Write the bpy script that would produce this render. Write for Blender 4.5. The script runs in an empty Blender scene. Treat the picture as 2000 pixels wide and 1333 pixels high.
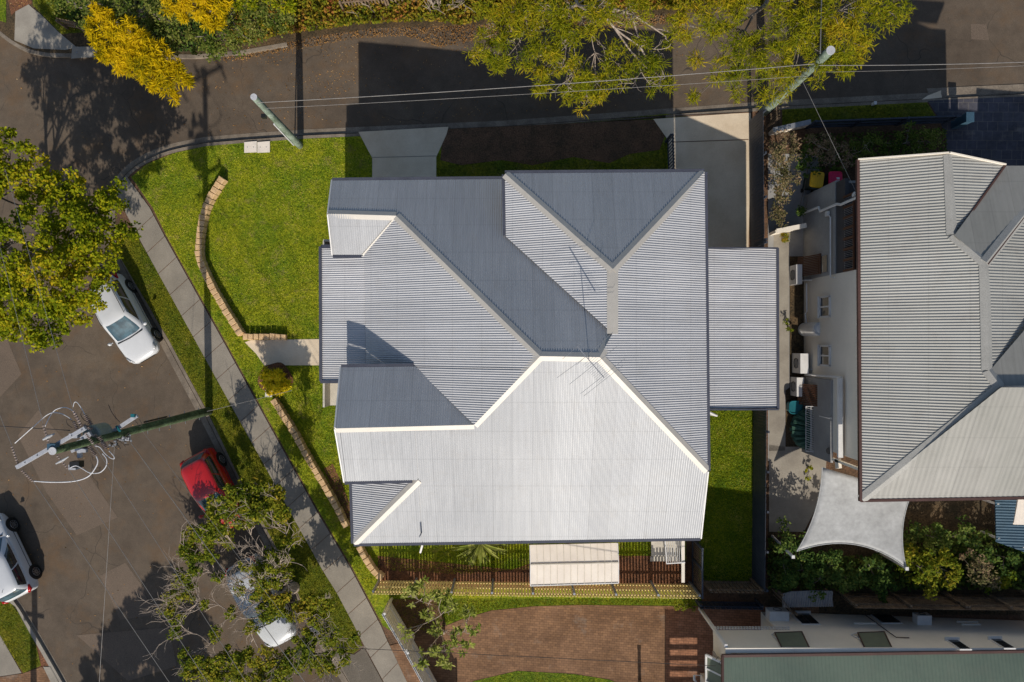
import bpy, bmesh, math, random
import numpy as np
from mathutils import Vector, Matrix
R = math.radians
C = bpy.context.scene.collection
sc = bpy.context.scene
# ------------------------------------------------------------ camera / light
H = 32.0                     # flying height of the camera above the site datum
S = H / 1333.0               # metres per photo pixel at datum level
K = 0.09                     # the whole site climbs gently to the east
cam = bpy.data.cameras.new('camera'); camo = bpy.data.objects.new('camera', cam); C.objects.link(camo)
camo.location = (0, 0.012, H); camo.rotation_euler = (0, 0, 0)
cam.sensor_width = 36; cam.lens = 36 * 1333 / 2000.0; cam.clip_end = 2000
sc.camera = camo
ELEV = 34.3; TANE = math.tan(R(ELEV))
sdir = Vector((0.015, -1.0, TANE)).normalized()         # towards the sun
w = bpy.data.worlds.new('World'); sc.world = w; w.use_nodes = True
nt = w.node_tree; bg = nt.nodes['Background']; sky = nt.nodes.new('ShaderNodeTexSky')
sky.sky_type = 'NISHITA'; sky.sun_disc = False; sky.sun_elevation = R(ELEV); sky.sun_rotation = R(180)
nt.links.new(sky.outputs[0], bg.inputs[0]); bg.inputs[1].default_value = 0.105
sl = bpy.data.lights.new('sun', 'SUN'); sl.energy = 4.6; sl.angle = R(0.5); sl.color = (1.0, 0.93, 0.83)
so = bpy.data.objects.new('sun', sl); C.objects.link(so)
so.rotation_euler = sdir.to_track_quat('Z', 'Y').to_euler(); so.location = (0, -20, 40)
sc.view_settings.view_transform = 'Standard'; sc.view_settings.look = 'None'
sc.view_settings.exposure = 0.0; sc.view_settings.gamma = 1.0
sc.cycles.max_bounces = 6; sc.cycles.diffuse_bounces = 3; sc.cycles.transparent_max_bounces = 6
rnd = random.Random(7); nr = np.random.default_rng(11)

# ------------------------------------------------------------ photo <-> world
def G(x, y, h=0.0):          # photo pixel -> point h metres above the sloping ground
    u = (x - 1000) * S; v = (666 - y) * S
    X = u * (1 - h / H) / (1 + K * u / H); z = K * X + h
    return Vector((X, v * (1 - z / H), z))
def P(x, y, z):              # photo pixel -> point at absolute height z
    k = 1 - z / H
    return Vector(((x - 1000) * S * k, (666 - y) * S * k, z))
def WX(x, y, X0):            # photo pixel -> point on the vertical plane X = X0
    u = (x - 1000) * S; k = X0 / u
    return Vector((X0, (666 - y) * S * k, H * (1 - k)))
def WY(x, y, Y0):
    v = (666 - y) * S; k = Y0 / v
    return Vector(((x - 1000) * S * k, Y0, H * (1 - k)))
def gz(X): return K * X
# ------------------------------------------------------------ object helpers
def tag(o, label=None, cat=None, group=None, kind=None):
    if label: o['label'] = label
    if cat: o['category'] = cat
    if group: o['group'] = group
    if kind: o['kind'] = kind
    return o
def thing(name, label, cat, loc=(0, 0, 0), group=None, rot=None):
    o = bpy.data.objects.new(name, None); C.objects.link(o); o.location = loc
    o.empty_display_size = 0.3
    if rot: o.rotation_euler = rot
    return tag(o, label, cat, group)
def wloc(o):
    v = Vector((0, 0, 0))
    while o: v += o.location; o = o.parent
    return v
def link(name, me, mat, parent=None, smooth=False, local=False):
    if mat: me.materials.append(mat)
    o = bpy.data.objects.new(name, me); C.objects.link(o)
    if parent is not None:
        o.parent = parent
        if not local: me.transform(Matrix.Translation(-wloc(parent)))
    if smooth: me.shade_smooth()
    return o
class MB:
    def __init__(s): s.v = []; s.f = []
    def add(s, vs, fs):
        b = len(s.v); s.v += [tuple(p) for p in vs]; s.f += [tuple(i + b for i in f) for f in fs]; return s
    def face(s, pts): return s.add(pts, [tuple(range(len(pts)))])
    def hexa(s, lo, hi):      # two rings of 4+ points
        n = len(lo)
        return s.add(list(lo) + list(hi), [tuple(range(n - 1, -1, -1)), tuple(range(n, 2 * n))] +
                     [(i, (i + 1) % n, n + (i + 1) % n, n + i) for i in range(n)])
    def box(s, c, d, ax=None):  # centre, size, optional (right, fwd, up) axes
        c = Vector(c); a = ax or (Vector((1, 0, 0)), Vector((0, 1, 0)), Vector((0, 0, 1)))
        hx, hy, hz = [a[i] * (d[i] / 2) for i in range(3)]
        lo = [c - hx - hy - hz, c + hx - hy - hz, c + hx + hy - hz, c - hx + hy - hz]
        return s.hexa(lo, [p + 2 * hz for p in lo])
    def bar(s, a, b, wd, ht, up=Vector((0, 0, 1))):
        a = Vector(a); b = Vector(b); d = b - a; L = d.length
        if L < 1e-6: return s
        f = d / L; r = f.cross(up)
        if r.length < 1e-4: r = Vector((1, 0, 0))
        r.normalize(); u = r.cross(f)
        return s.box((a + b) / 2, (wd, L, ht), (r, f, u))
    def tube(s, path, rad, n=6, cap=True):
        path = [Vector(p) for p in path]; m = len(path)
        rr = rad if isinstance(rad, (list, tuple)) else [rad] * m
        t0 = (path[1] - path[0]).normalized()
        ref = Vector((0, 0, 1)) if abs(t0.z) < 0.9 else Vector((1, 0, 0))
        rings = []; prev = t0.cross(ref).normalized()
        for i, p in enumerate(path):
            t = (path[min(i + 1, m - 1)] - path[max(i - 1, 0)])
            t = t.normalized() if t.length > 1e-9 else t0
            a = prev - t * prev.dot(t)
            a = a.normalized() if a.length > 1e-6 else t.cross(ref).normalized()
            prev = a; b = t.cross(a)
            rings.append([p + (a * math.cos(q) + b * math.sin(q)) * rr[i] for q in [2 * math.pi * k / n for k in range(n)]])
        vs = [q for r_ in rings for q in r_]; fs = []
        for i in range(m - 1):
            for k in range(n):
                fs.append((i * n + k, i * n + (k + 1) % n, (i + 1) * n + (k + 1) % n, (i + 1) * n + k))
        if cap: fs.append(tuple(range(n - 1, -1, -1))); fs.append(tuple((m - 1) * n + k for k in range(n)))
        return s.add(vs, fs)
    def cyl(s, a, b, r, n=12, r2=None): return s.tube([a, b], [r, r if r2 is None else r2], n)
    def build(s, name, mat, parent=None, smooth=False, local=False):
        me = bpy.data.meshes.new(name); me.from_pydata(s.v, [], s.f); me.update()
        return link(name, me, mat, parent, smooth, local)
def npmesh(name, V, F, mat, parent=None, smooth=False):   # V (n,3) F (m,4) quads by numpy
    me = bpy.data.meshes.new(name); n = len(V); m = len(F); k = F.shape[1]
    me.vertices.add(n); me.vertices.foreach_set('co', V.astype(np.float32).ravel())
    me.loops.add(m * k); me.loops.foreach_set('vertex_index', F.astype(np.int32).ravel())
    me.polygons.add(m); me.polygons.foreach_set('loop_start', np.arange(0, m * k, k, dtype=np.int32))
    me.polygons.foreach_set('loop_total', np.full(m, k, dtype=np.int32))
    me.update(calc_edges=True); me.validate()
    return link(name, me, mat, parent, smooth)
def catmull(pts, n=6):
    out = []
    for i in range(len(pts) - 1):
        p0 = pts[max(i - 1, 0)]; p1 = pts[i]; p2 = pts[i + 1]; p3 = pts[min(i + 2, len(pts) - 1)]
        for k in range(n):
            t = k / n
            out.append(tuple(0.5 * (2 * b + (c - a) * t + (2 * a - 5 * b + 4 * c - d) * t * t + (3 * b - a - 3 * c + d) * t ** 3)
                             for a, b, c, d in zip(p0, p1, p2, p3)))
    out.append(tuple(pts[-1])); return out
def offs(pts, d):             # offset a pixel polyline sideways by d px
    out = []
    for i, p in enumerate(pts):
        a = pts[max(i - 1, 0)]; b = pts[min(i + 1, len(pts) - 1)]
        dx, dy = b[0] - a[0], b[1] - a[1]; L = math.hypot(dx, dy) or 1
        out.append((p[0] - dy / L * d, p[1] + dx / L * d))
    return out
def inpoly(x, y, poly):
    c = False; j = len(poly) - 1
    for i in range(len(poly)):
        if (poly[i][1] > y) != (poly[j][1] > y) and x < (poly[j][0] - poly[i][0]) * (y - poly[i][1]) / (poly[j][1] - poly[i][1]) + poly[i][0]: c = not c
        j = i
    return c
def inpoly_np(x, y, poly):
    c = np.zeros(len(x), bool); j = len(poly) - 1
    for i in range(len(poly)):
        xi, yi = poly[i][0], poly[i][1]; xj, yj = poly[j][0], poly[j][1]
        if yi != yj:
            c ^= ((yi > y) != (yj > y)) & (x < (xj - xi) * (y - yi) / (yj - yi) + xi)
        j = i
    return c
# ------------------------------------------------------------ materials
def ramp(nt, fac, cols, pos=None, interp='LINEAR'):
    r = nt.nodes.new('ShaderNodeValToRGB'); r.color_ramp.interpolation = interp
    e = r.color_ramp.elements; n = len(cols)
    pos = pos or [i / (n - 1) for i in range(n)]
    while len(e) < n: e.new(0.5)
    for i in range(n): e[i].position = pos[i]; e[i].color = (*cols[i], 1)
    nt.links.new(fac, r.inputs[0]); return r.outputs[0]
def noise(nt, vec, scale, detail=4, rough=0.6, dist=0.0):
    n = nt.nodes.new('ShaderNodeTexNoise'); n.inputs['Scale'].default_value = scale
    n.inputs['Detail'].default_value = detail; n.inputs['Roughness'].default_value = rough
    n.inputs['Distortion'].default_value = dist; nt.links.new(vec, n.inputs['Vector']); return n.outputs[0]
def mixc(nt, f, a, b, mode='MIX'):
    m = nt.nodes.new('ShaderNodeMix'); m.data_type = 'RGBA'; m.blend_type = mode
    for s_, v in ((m.inputs[0], f), (m.inputs[6], a), (m.inputs[7], b)):
        if isinstance(v, (int, float)): s_.default_value = v
        elif isinstance(v, tuple): s_.default_value = (*v, 1)
        else: nt.links.new(v, s_)
    return m.outputs[2]
def base(name, rough=0.7, metal=0.0, spec=0.4):
    m = bpy.data.materials.new(name); m.use_nodes = True; nt = m.node_tree; b = nt.nodes['Principled BSDF']
    b.inputs['Roughness'].default_value = rough; b.inputs['Metallic'].default_value = metal
    b.inputs['Specular IOR Level'].default_value = spec
    g = nt.nodes.new('ShaderNodeNewGeometry'); return m, nt, b, g.outputs['Position']
def bump(nt, b, h, strength=0.4, dist=0.02):
    bn = nt.nodes.new('ShaderNodeBump'); bn.inputs['Strength'].default_value = strength
    bn.inputs['Distance'].default_value = dist; nt.links.new(h, bn.inputs['Height']); nt.links.new(bn.outputs[0], b.inputs['Normal'])
def pm(name, c1, c2=None, scale=2.0, rough=0.7, metal=0.0, bs=30, bst=0.25, bd=0.01, spec=0.4, fine=0.12):
    m, nt, b, pos = base(name, rough, metal, spec)
    c2 = c2 or tuple(x * 0.8 for x in c1)
    n = noise(nt, pos, scale, 5)
    col = ramp(nt, n, [c2, c1], [0.35, 0.65])
    f = noise(nt, pos, bs, 3)
    g = ramp(nt, f, [(1 - fine * 2,) * 3, (1 + fine,) * 3], [0.3, 0.7])
    nt.links.new(mixc(nt, 1.0, col, g, 'MULTIPLY'), b.inputs['Base Color'])
    if bst: bump(nt, b, f, bst, bd)
    return m
def leafmat(name, cols, trans=0.3, big=0.5, rough=0.55):
    m, nt, b, pos = base(name, 0.75, 0, 0.08)
    g = nt.nodes.new('ShaderNodeNewGeometry')
    n = noise(nt, pos, big, 3)
    mm = nt.nodes.new('ShaderNodeMath'); mm.operation = 'MULTIPLY_ADD'
    nt.links.new(g.outputs['Random Per Island'], mm.inputs[0]); mm.inputs[1].default_value = 0.6
    m2 = nt.nodes.new('ShaderNodeMath'); m2.operation = 'MULTIPLY_ADD'
    nt.links.new(n, m2.inputs[0]); m2.inputs[1].default_value = 1.6; m2.inputs[2].default_value = -0.6
    nt.links.new(m2.outputs[0], mm.inputs[2])
    col = ramp(nt, mm.outputs[0], cols)
    nt.links.new(col, b.inputs['Base Color'])
    t = nt.nodes.new('ShaderNodeBsdfTranslucent'); nt.links.new(col, t.inputs[0])
    mx = nt.nodes.new('ShaderNodeMixShader'); mx.inputs[0].default_value = trans
    nt.links.new(b.outputs[0], mx.inputs[1]); nt.links.new(t.outputs[0], mx.inputs[2])
    nt.links.new(mx.outputs[0], nt.nodes['Material Output'].inputs[0]); return m
def asphaltmat():
    m, nt, b, pos = base('asphalt', 0.88, 0, 0.25)
    n1 = noise(nt, pos, 0.22, 5, 0.6, 0.6)
    col = ramp(nt, n1, [(0.084, 0.063, 0.045), (0.112, 0.085, 0.061), (0.138, 0.104, 0.072)], [0.3, 0.5, 0.72])
    n4 = noise(nt, pos, 1.6, 6, 0.7)
    col = mixc(nt, 1.0, col, ramp(nt, n4, [(0.8,) * 3, (1.12,) * 3], [0.3, 0.7]), 'MULTIPLY')
    n2 = noise(nt, pos, 45, 3, 0.7)
    col = mixc(nt, 1.0, col, ramp(nt, n2, [(0.66,) * 3, (1.3,) * 3], [0.3, 0.7]), 'MULTIPLY')
    # rusty leaf stain
    n5 = noise(nt, pos, 0.5, 6, 0.75)
    col = mixc(nt, ramp(nt, n5, [(0,) * 3, (0.5,) * 3], [0.5, 0.72]), col, (0.15, 0.082, 0.035))
    vec = nt.nodes.new('ShaderNodeVectorMath'); vec.operation = 'ADD'
    nz = nt.nodes.new('ShaderNodeTexNoise'); nz.inputs['Scale'].default_value = 0.8; nt.links.new(pos, nz.inputs['Vector'])
    nt.links.new(pos, vec.inputs[0]); nt.links.new(nz.outputs['Color'], vec.inputs[1])
    vo = nt.nodes.new('ShaderNodeTexVoronoi'); vo.feature = 'DISTANCE_TO_EDGE'; vo.inputs['Scale'].default_value = 0.23
    nt.links.new(vec.outputs[0], vo.inputs['Vector'])
    cr = ramp(nt, vo.outputs[0], [(1,) * 3, (0,) * 3], [0.0, 0.004])
    gate = ramp(nt, noise(nt, pos, 0.35, 2), [(0,) * 3, (0.85,) * 3], [0.42, 0.55])
    f = mixc(nt, 1.0, cr, gate, 'MULTIPLY')
    col = mixc(nt, f, col, (0.03, 0.026, 0.022))
    nt.links.new(col, b.inputs['Base Color']); bump(nt, b, n2, 0.5, 0.01); return m
def grassmat(name, cols, brown=(0.34, 0.24, 0.10), bf=0.7):
    m, nt, b, pos = base(name, 0.8, 0, 0.15)
    n1 = noise(nt, pos, 0.7, 5, 0.65); n2 = noise(nt, pos, 9, 4, 0.7); n3 = noise(nt, pos, 26, 3, 0.7)
    col = ramp(nt, n2, cols, [0.32, 0.5, 0.68])
    col = mixc(nt, 1.0, col, ramp(nt, n1, [(0.62, 0.78, 0.8), (1.2, 1.08, 1.0)], [0.38, 0.62]), 'MULTIPLY')
    n6 = noise(nt, pos, 1.7, 6, 0.75)
    col = mixc(nt, ramp(nt, n6, [(0,) * 3, (bf,) * 3], [0.54, 0.7]), col, brown)
    col = mixc(nt, 1.0, col, ramp(nt, n3, [(0.55,) * 3, (1.35,) * 3], [0.3, 0.7]), 'MULTIPLY')
    nt.links.new(col, b.inputs['Base Color'])
    ad = nt.nodes.new('ShaderNodeMath'); ad.operation = 'ADD'; nt.links.new(n2, ad.inputs[0]); nt.links.new(n3, ad.inputs[1])
    bump(nt, b, ad.outputs[0], 1.0, 0.06); return m
def roofmat(name, c, c2, rough=0.38, metal=0.35, stain=None, stf=0.5):
    m, nt, b, pos = base(name, rough, metal, 0.5)
    n = noise(nt, pos, 0.35, 5, 0.6); col = ramp(nt, n, [c2, c], [0.35, 0.65])
    n2 = noise(nt, pos, 5, 5, 0.7); col = mixc(nt, 1.0, col, ramp(nt, n2, [(0.93,) * 3, (1.05,) * 3], [0.3, 0.7]), 'MULTIPLY')
    if stain:
        n3 = noise(nt, pos, 1.3, 6, 0.75); col = mixc(nt, ramp(nt, n3, [(0,) * 3, (stf,) * 3], [0.5, 0.75]), col, stain)
    nt.links.new(col, b.inputs['Base Color'])
    nt.links.new(ramp(nt, n, [(rough - .06,) * 3, (rough + .1,) * 3]), b.inputs['Roughness'])
    return m
def sheetroof(name, c, c2, ax, rough=.48, metal=.12, lap=.762, streak=.10, dirt=(0.30, 0.27, 0.23), df=.25):
    # corrugated steel laid in sheets: ax is the horizontal axis running across the sheets
    m, nt, b, pos = base(name, rough, metal, 0.45)
    sp = nt.nodes.new('ShaderNodeSeparateXYZ'); nt.links.new(pos, sp.inputs[0])
    def mt(op, a, bb=None, cc=None):
        n = nt.nodes.new('ShaderNodeMath'); n.operation = op
        for i, v in enumerate((a, bb, cc)):
            if v is None: continue
            if isinstance(v, (int, float)): n.inputs[i].default_value = v
            else: nt.links.new(v, n.inputs[i])
        return n.outputs[0]
    A, O = sp.outputs[ax], sp.outputs[1 - ax]
    q = mt('MULTIPLY', A, 1 / lap); fl = mt('FLOOR', q); fr = mt('FRACT', q)
    wn = nt.nodes.new('ShaderNodeTexWhiteNoise'); wn.noise_dimensions = '1D'; nt.links.new(fl, wn.inputs['W'])
    n = noise(nt, pos, 0.3, 5, 0.6); col = ramp(nt, n, [c2, c], [0.35, 0.65])
    col = mixc(nt, 1.0, col, ramp(nt, wn.outputs[0], [(0.945,) * 3, (1.035,) * 3]), 'MULTIPLY')
    col = mixc(nt, 1.0, col, ramp(nt, fr, [(0.80,) * 3, (1.0,) * 3, (1.0,) * 3], [0.0, 0.05, 1.0]), 'MULTIPLY')
    cb = nt.nodes.new('ShaderNodeCombineXYZ'); s1 = mt('MULTIPLY', A, 9.0); s2 = mt('MULTIPLY', O, 0.55)
    nt.links.new(s1, cb.inputs[0]); nt.links.new(s2, cb.inputs[1])
    st = noise(nt, cb.outputs[0], 1.0, 4, 0.6); col = mixc(nt, 1.0, col, ramp(nt, st, [(1 - streak,) * 3, (1 + streak * .5,) * 3], [0.3, 0.7]), 'MULTIPLY')
    sc_ = mt('FRACT', mt('MULTIPLY', O, 1 / 1.13)); col = mixc(nt, 1.0, col, ramp(nt, sc_, [(0.86,) * 3, (1.0,) * 3, (1.0,) * 3], [0.0, 0.045, 1.0]), 'MULTIPLY')
    dn = noise(nt, pos, 1.1, 7, 0.78); col = mixc(nt, ramp(nt, dn, [(0,) * 3, (df,) * 3], [0.52, 0.76]), col, dirt)
    nt.links.new(col, b.inputs['Base Color']); nt.links.new(ramp(nt, st, [(rough - .1,) * 3, (rough + .1,) * 3]), b.inputs['Roughness']); return m
def brickmat(name, c1, c2, mortar, scale=3.6, rowh=0.5, bw=1.0):
    m, nt, b, pos = base(name, 0.85, 0, 0.2)
    vm = nt.nodes.new('ShaderNodeMapping'); nt.links.new(pos, vm.inputs[0]); vm.inputs['Rotation'].default_value = (0, 0, R(2))
    br = nt.nodes.new('ShaderNodeTexBrick'); nt.links.new(vm.outputs[0], br.inputs[0])
    br.inputs['Color1'].default_value = (*c1, 1); br.inputs['Color2'].default_value = (*c2, 1); br.inputs['Mortar'].default_value = (*mortar, 1)
    br.inputs['Scale'].default_value = scale; br.inputs['Mortar Size'].default_value = 0.03; br.inputs['Bias'].default_value = 0.0
    br.inputs['Brick Width'].default_value = bw; br.inputs['Row Height'].default_value = rowh
    n = noise(nt, pos, 0.6, 6, 0.7); n2 = noise(nt, pos, 6, 5, 0.7)
    col = mixc(nt, 1.0, br.outputs[0], ramp(nt, n, [(0.65, 0.62, 0.6), (1.2, 1.2, 1.25)], [0.3, 0.72]), 'MULTIPLY')
    col = mixc(nt, 1.0, col, ramp(nt, n2, [(0.8,) * 3, (1.15,) * 3], [0.3, 0.7]), 'MULTIPLY')
    n3 = noise(nt, pos, 0.8, 6, 0.7); col = mixc(nt, ramp(nt, n3, [(0,) * 3, (0.5,) * 3], [0.58, 0.75]), col, (0.27, 0.24, 0.2))
    nt.links.new(col, b.inputs['Base Color']); bump(nt, b, br.outputs[1], -0.4, 0.01); return m
def glassmat(name, c):
    m, nt, b, pos = base(name, 0.06, 0, 0.9)
    col = ramp(nt, noise(nt, pos, 3.0, 3), [tuple(x * .5 for x in c), c], [0.4, 0.62])
    nt.links.new(col, b.inputs['Base Color']); return m
M = dict(
 asphalt=asphaltmat(),
 patch=pm('asphalt_patch', (0.165, 0.12, 0.085), (0.14, 0.103, 0.074), 0.8, 0.9, bs=45, bst=.4, fine=.25),
 apron=pm('exposed_aggregate', (0.16, 0.135, 0.105), (0.13, 0.11, 0.085), 1.2, 0.9, bs=40, bst=.4, fine=.25),
 concrete=pm('concrete', (0.34, 0.305, 0.25), (0.25, 0.22, 0.18), 1.1, 0.85, bs=25, fine=.07),
 footpath=pm('footpath_concrete', (0.29, 0.255, 0.205), (0.225, 0.198, 0.16), 0.9, 0.85, bs=28, fine=.09),
 kerb=pm('kerb_concrete', (0.25, 0.205, 0.155), (0.15, 0.12, 0.09), 1.6, 0.85, bs=20, fine=.15),
 drive=pm('driveway_concrete', (0.76, 0.64, 0.48), (0.58, 0.46, 0.32), 0.45, 0.8, bs=25, fine=.05),
 grass=grassmat('grass', [(0.08, 0.125, 0.006), (0.235, 0.285, 0.012), (0.40, 0.41, 0.022)]),
 grassd=grassmat('lush_grass', [(0.06, 0.11, 0.005), (0.14, 0.2, 0.009), (0.26, 0.3, 0.016)], bf=.15),
 grassv=grassmat('verge_grass', [(0.06, 0.08, 0.005), (0.15, 0.165, 0.009), (0.26, 0.24, 0.018)], bf=.3),
 soil=pm('soil', (0.17, 0.09, 0.05), (0.09, 0.055, 0.03), 1.6, 0.95, bs=18, bst=.7, bd=.03, fine=.3),
 soilr=pm('red_soil', (0.24, 0.10, 0.045), (0.12, 0.055, 0.028), 2.2, 0.95, bs=16, bst=.7, bd=.03, fine=.35),
 dirt=pm('leafy_dirt', (0.12, 0.075, 0.035), (0.055, 0.04, 0.02), 1.2, 0.95, bs=14, bst=.7, bd=.03, fine=.35),
 roof=roofmat('zinc_roof', (0.46, 0.455, 0.46), (0.41, 0.41, 0.42), 0.5, 0.12),
 cap=roofmat('ridge_capping', (0.50, 0.465, 0.41), (0.44, 0.41, 0.365), 0.5, 0.1),
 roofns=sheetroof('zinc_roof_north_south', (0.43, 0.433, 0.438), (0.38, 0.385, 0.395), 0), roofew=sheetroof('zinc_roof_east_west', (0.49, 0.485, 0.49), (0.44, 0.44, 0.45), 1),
 nroofns=sheetroof('beige_roof_north_south', (0.30, 0.29, 0.265), (0.255, 0.25, 0.225), 0, .6, .05, .8, .1, (0.16, 0.15, 0.13), .35), nroofew=sheetroof('beige_roof_east_west', (0.34, 0.335, 0.31), (0.295, 0.29, 0.265), 1, .6, .05, .8, .1, (0.18, 0.15, 0.12), .35),
 nroof=roofmat('beige_roof', (0.30, 0.29, 0.265), (0.255, 0.25, 0.225), 0.55, 0.1, (0.18, 0.17, 0.15), .25),
 groof=roofmat('green_roof', (0.125, 0.165, 0.12), (0.10, 0.135, 0.10), 0.55, 0.05, (0.15, 0.16, 0.12), .4),
 gutter=pm('dark_gutter', (0.07, 0.075, 0.1), rough=.5), brown=pm('brown_gutter', (0.09, 0.045, 0.035), rough=.5),
 whitep=pm('white_paint', (0.72, 0.70, 0.67), (0.62, 0.6, 0.57), 2, 0.5, bst=.05, fine=.04),
 cream=pm('cream_wall', (0.82, 0.74, 0.62), (0.74, 0.67, 0.56), 0.7, 0.7, bst=.08, fine=.05),
 greyw=pm('grey_wall', (0.36, 0.35, 0.33), (0.29, 0.28, 0.27), 1.1, 0.8, bst=.1, fine=.08),
 darkw=pm('charcoal_wall', (0.07, 0.067, 0.07), rough=.7),
 housew=pm('house_wall', (0.62, 0.57, 0.48), rough=.7, bst=.05),
 block=pm('sandstone_block', (0.74, 0.50, 0.27), (0.56, 0.36, 0.18), 5, 0.9, bs=30, bst=.5, fine=.2),
 timber=pm('fresh_pine', (0.90, 0.70, 0.28), (0.80, 0.60, 0.22), 6, 0.8, bs=30, fine=.15),
 oldtim=pm('weathered_timber', (0.26, 0.18, 0.11), (0.13, 0.09, 0.06), 5, 0.9, bs=30, fine=.25),
 steel=pm('galvanised_steel', (0.35, 0.36, 0.38), (0.27, 0.28, 0.3), 5, 0.45, .5, fine=.05, bst=.05),
 darkf=pm('charcoal_fence', (0.045, 0.055, 0.075), (0.03, 0.038, 0.055), 3, 0.6),
 polegreen=pm('treated_pole', (0.10, 0.15, 0.07), (0.04, 0.06, 0.022), 2.5, 0.9, bs=14, bst=.5, fine=.3),
 polepale=pm('pale_green_pole', (0.27, 0.33, 0.27), (0.12, 0.16, 0.11), 2.5, 0.9, bs=14, bst=.4, fine=.2),
 polecap=pm('pole_cap', (0.55, 0.55, 0.56), rough=.5),
 arm=pm('painted_crossarm', (0.42, 0.43, 0.46), (0.34, 0.35, 0.38), 6, .6),
 wire=pm('aluminium_wire', (0.30, 0.28, 0.26), rough=.45, metal=.4, bst=0), wired=pm('dark_wire', (0.05, 0.04, 0.035), rough=.6, bst=0),
 wirew=pm('white_cable', (0.66, 0.66, 0.68), rough=.5, bst=0),
 porc=pm('porcelain', (0.32, 0.27, 0.25), (0.16, 0.12, 0.11), 9, 0.3, bst=0), tank=pm('grey_green_enamel', (0.2, 0.24, 0.22), rough=.5),
 bark=pm('bark', (0.28, 0.24, 0.20), (0.11, 0.085, 0.065), 4, 0.9, bs=25, bst=.6, fine=.25),
 barkp=pm('pale_bark', (0.48, 0.39, 0.31), (0.28, 0.22, 0.17), 4, 0.9, bs=25, bst=.5, fine=.2),
 brown2=pm('brown_slat', (0.12, 0.05, 0.025), rough=.6), rubber=pm('tyre_rubber', (0.012,) * 3, rough=.8),
 alloy=pm('alloy', (0.4, 0.4, 0.41), rough=.35, metal=.8, bst=0), blackp=pm('black_plastic', (0.015,) * 3, rough=.5),
 glass=glassmat('dark_glass', (0.025, 0.03, 0.035)), cglass=glassmat('windscreen_glass', (0.05, 0.11, 0.14)),
 paver=brickmat('brown_pavers', (0.26, 0.145, 0.075), (0.185, 0.103, 0.056), (0.10, 0.058, 0.033), 4.6),
 paverd=brickmat('charcoal_pavers', (0.085, 0.085, 0.1), (0.065, 0.065, 0.08), (0.14, 0.13, 0.12), 2.4, 1.0),
 paverr=brickmat('red_pavers', (0.36, 0.17, 0.09), (0.25, 0.115, 0.06), (0.10, 0.055, 0.035), 4.5),
 sail=pm('shade_cloth', (0.42, 0.42, 0.41), (0.33, 0.33, 0.32), 1.6, 0.8, bs=6, bst=.1, bd=.03, fine=.07),
 shed=pm('cream_polycarbonate', (0.78, 0.70, 0.6), (0.70, 0.62, 0.53), 1.5, 0.5, bst=.02, fine=.03),
 yel=pm('yellow_plastic', (0.8, 0.46, 0.01), rough=.45, bst=0), pink=pm('crimson_plastic', (0.75, 0.01, 0.09), rough=.45, bst=0),
 bing=pm('bin_green', (0.012, 0.03, 0.02), rough=.6, bst=0), teal=pm('teal_plastic', (0.01, 0.14, 0.17), rough=.5, bst=0),
 blue=pm('blue_paint', (0.04, 0.09, 0.135), (0.03, 0.07, 0.105), 2, .6), ggreen=pm('green_canvas', (0.06, 0.14, 0.095), (0.03, 0.09, 0.06), 4, .7),
 hood=pm('green_hood', (0.17, 0.19, 0.13), (0.14, 0.155, 0.11), 2, .6, fine=.05), lens=pm('clear_lens', (0.45, 0.46, 0.47), rough=.15, bst=0),
 redl=pm('red_lens', (0.42, 0.008, 0.008), rough=.2, bst=0), amber=pm('amber_lens', (0.6, 0.2, 0.02), rough=.2, bst=0))
def paint(name, c, rough=.22):
    m, nt, b, pos = base(name, rough, 0.0, 0.5); b.inputs['Coat Weight'].default_value = .6; b.inputs['Coat Roughness'].default_value = .05
    nt.links.new(ramp(nt, noise(nt, pos, 4, 4), [tuple(x * .9 for x in c), c]), b.inputs['Base Color']); return m
M['carwhite'] = paint('white_car_paint', (0.56, 0.57, 0.58)); M['carred'] = paint('red_car_paint', (0.42, 0.012, 0.012))
M['carsilver'] = paint('silver_car_paint', (0.5, 0.52, 0.54))
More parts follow.
